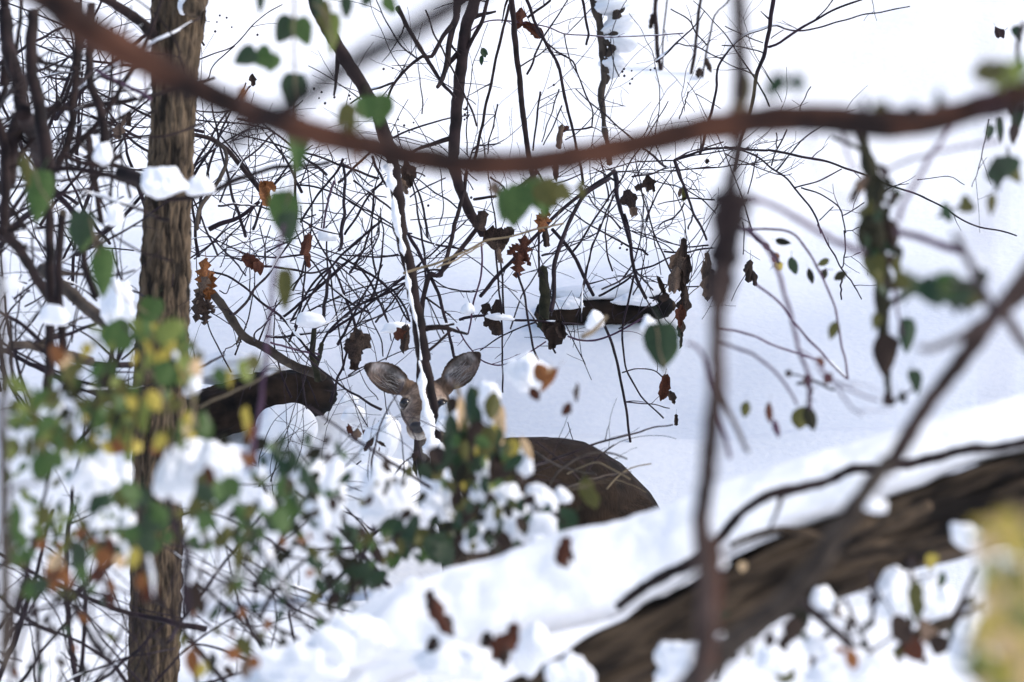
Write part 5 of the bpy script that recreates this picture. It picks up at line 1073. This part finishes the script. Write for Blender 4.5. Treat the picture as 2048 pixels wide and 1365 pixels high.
# ------------------------------------------------------------------ lower right understorey below the trunk
shrub('bramble', 'dark canes and curled leaves under the fallen trunk, bottom right', 'bramble', 16.6, [
    (9, '740,900 900,1030 1040,1150 1200,1300', 60, 40), (9, '1000,880 1080,1050 1180,1230', 22, 20), (9, '1160,720 1160,900 1170,1040', 30, 22), (9, '1380,640 1390,780 1400,960', 30, 26), (9, '380,1090 320,1200 250,1365', 24, 20),
    (9, '1240,1290 1400,1100 1600,1020 1700,1000', 70, 90, dict(m='logbark')), (9, '1620,1010 1700,850 1760,700', 30, 20),
    ], 'twig2', dust=.3)
lw = thing('bush', 'olive leaved undergrowth under the fallen trunk in the bottom right corner', 'bush', P(1700, 1390, 16.4))
mb = MB(); cane(mb, 9, '1000,1500 1050,1300 1200,1150 1400,1050', 26, 16, 16.4, dens=.6); mb.build('stem', M['twig2'], lw)
leaves(lw, 9, '1410,870,110,210,4,g4 1430,940,80,140,-10,g4 1330,1060,220,150,60,db 1480,1080,200,150,-40,pb 1550,1150,160,130,20,db 1400,1170,200,130,60,rb 1040,1230,150,90,70,or 980,1200,110,90,30,or 700,1060,150,150,20,db 740,1000,130,130,-20,moss 560,1130,70,110,10,db 620,1290,110,150,10,g4 660,1330,110,110,-30,g4 460,1080,110,90,50,g4 400,690,60,60,10,pe', 16.4, .2, 'oval')
leaf(lw, 1348 + 1505 * .34213, 898 + 665 * .34213, 28, 38, 8, 'ye', 17.0, 'heart', label='glowing yellow leaf under the trunk')
leaves(lw, 9, '1560,770,70,110,-30,g2 1400,650,50,60,0,db', 17, .1)
for k, (x, y, a, b_, Y, lab) in enumerate(((1370, 1330, 0, 0, 0, ''), (1785, 1190, 100, 120, 17.5, 'bright snow bank seen under the trunk left of the yellow leaf'), (1870, 1200, 80, 110, 17.5, 'bright snow bank under the trunk right of the yellow leaf'), (1950, 1290, 110, 130, 16.0, 'snow lump in front of the yellow bush at bottom right'), (1700, 1340, 190, 90, 16.3, 'snow lump along the bottom edge beneath the curled leaf'), (1660, 1215, 80, 90, 17.5, 'greyish snow patch between the canes under the trunk'), (1545, 1320, 70, 60, 16.2, 'bluish snow patch at the bottom under the trunk end'), (1940, 1075, 80, 60, 15.5, 'pointed snow tuft on the trunk by the yellow bush'), (1435, 1285, 70, 40, 15.0, 'warm snow scrap beside the base of the vine stem'), (1640, 1300, 70, 60, 16.6, 'small curved snow shelf over the orange leaf'))):
    if a: lump(x, y, a, b_, Y, lab, seed=k + 90, group='snow lumps under the fallen trunk')
scatter_leaves(lw, (1420, 1180, 1960, 1365), 40, (16, 40), ['db', 'moss', 'g4', 'db', 'pb', 'g2'], 16.6, .3, 'dry', seed=85)
yb = thing('bush', 'out of focus yellow green bush filling the right edge at the bottom', 'bush', P(2010, 1500, 9.6))
mb = MB(); cane(mb, 0, '2030,1600 2020,1400 2010,1200 2030,1000', 16, 10, 9.6, dens=.6); mb.build('stem', M['olive'], yb)
scatter_leaves(yb, (1960, 1040, 2120, 1420), 150, (44, 76), ['ye', 'g3', 'pe', 'ye', 'g3', 'pe'], 9.6, .3, seed=60, spread=80)
scatter_leaves(yb, (1930, 1260, 2060, 1400), 30, (34, 60), ['g3', 'g4', 'ye', 'g4', 'pb'], 10.5, .3, seed=61, spread=80)

tag(DUST.build('twig_snow', M['snow'], None), 'thin lines of fresh snow lying along the thicket twigs', 'snow', kind='stuff')
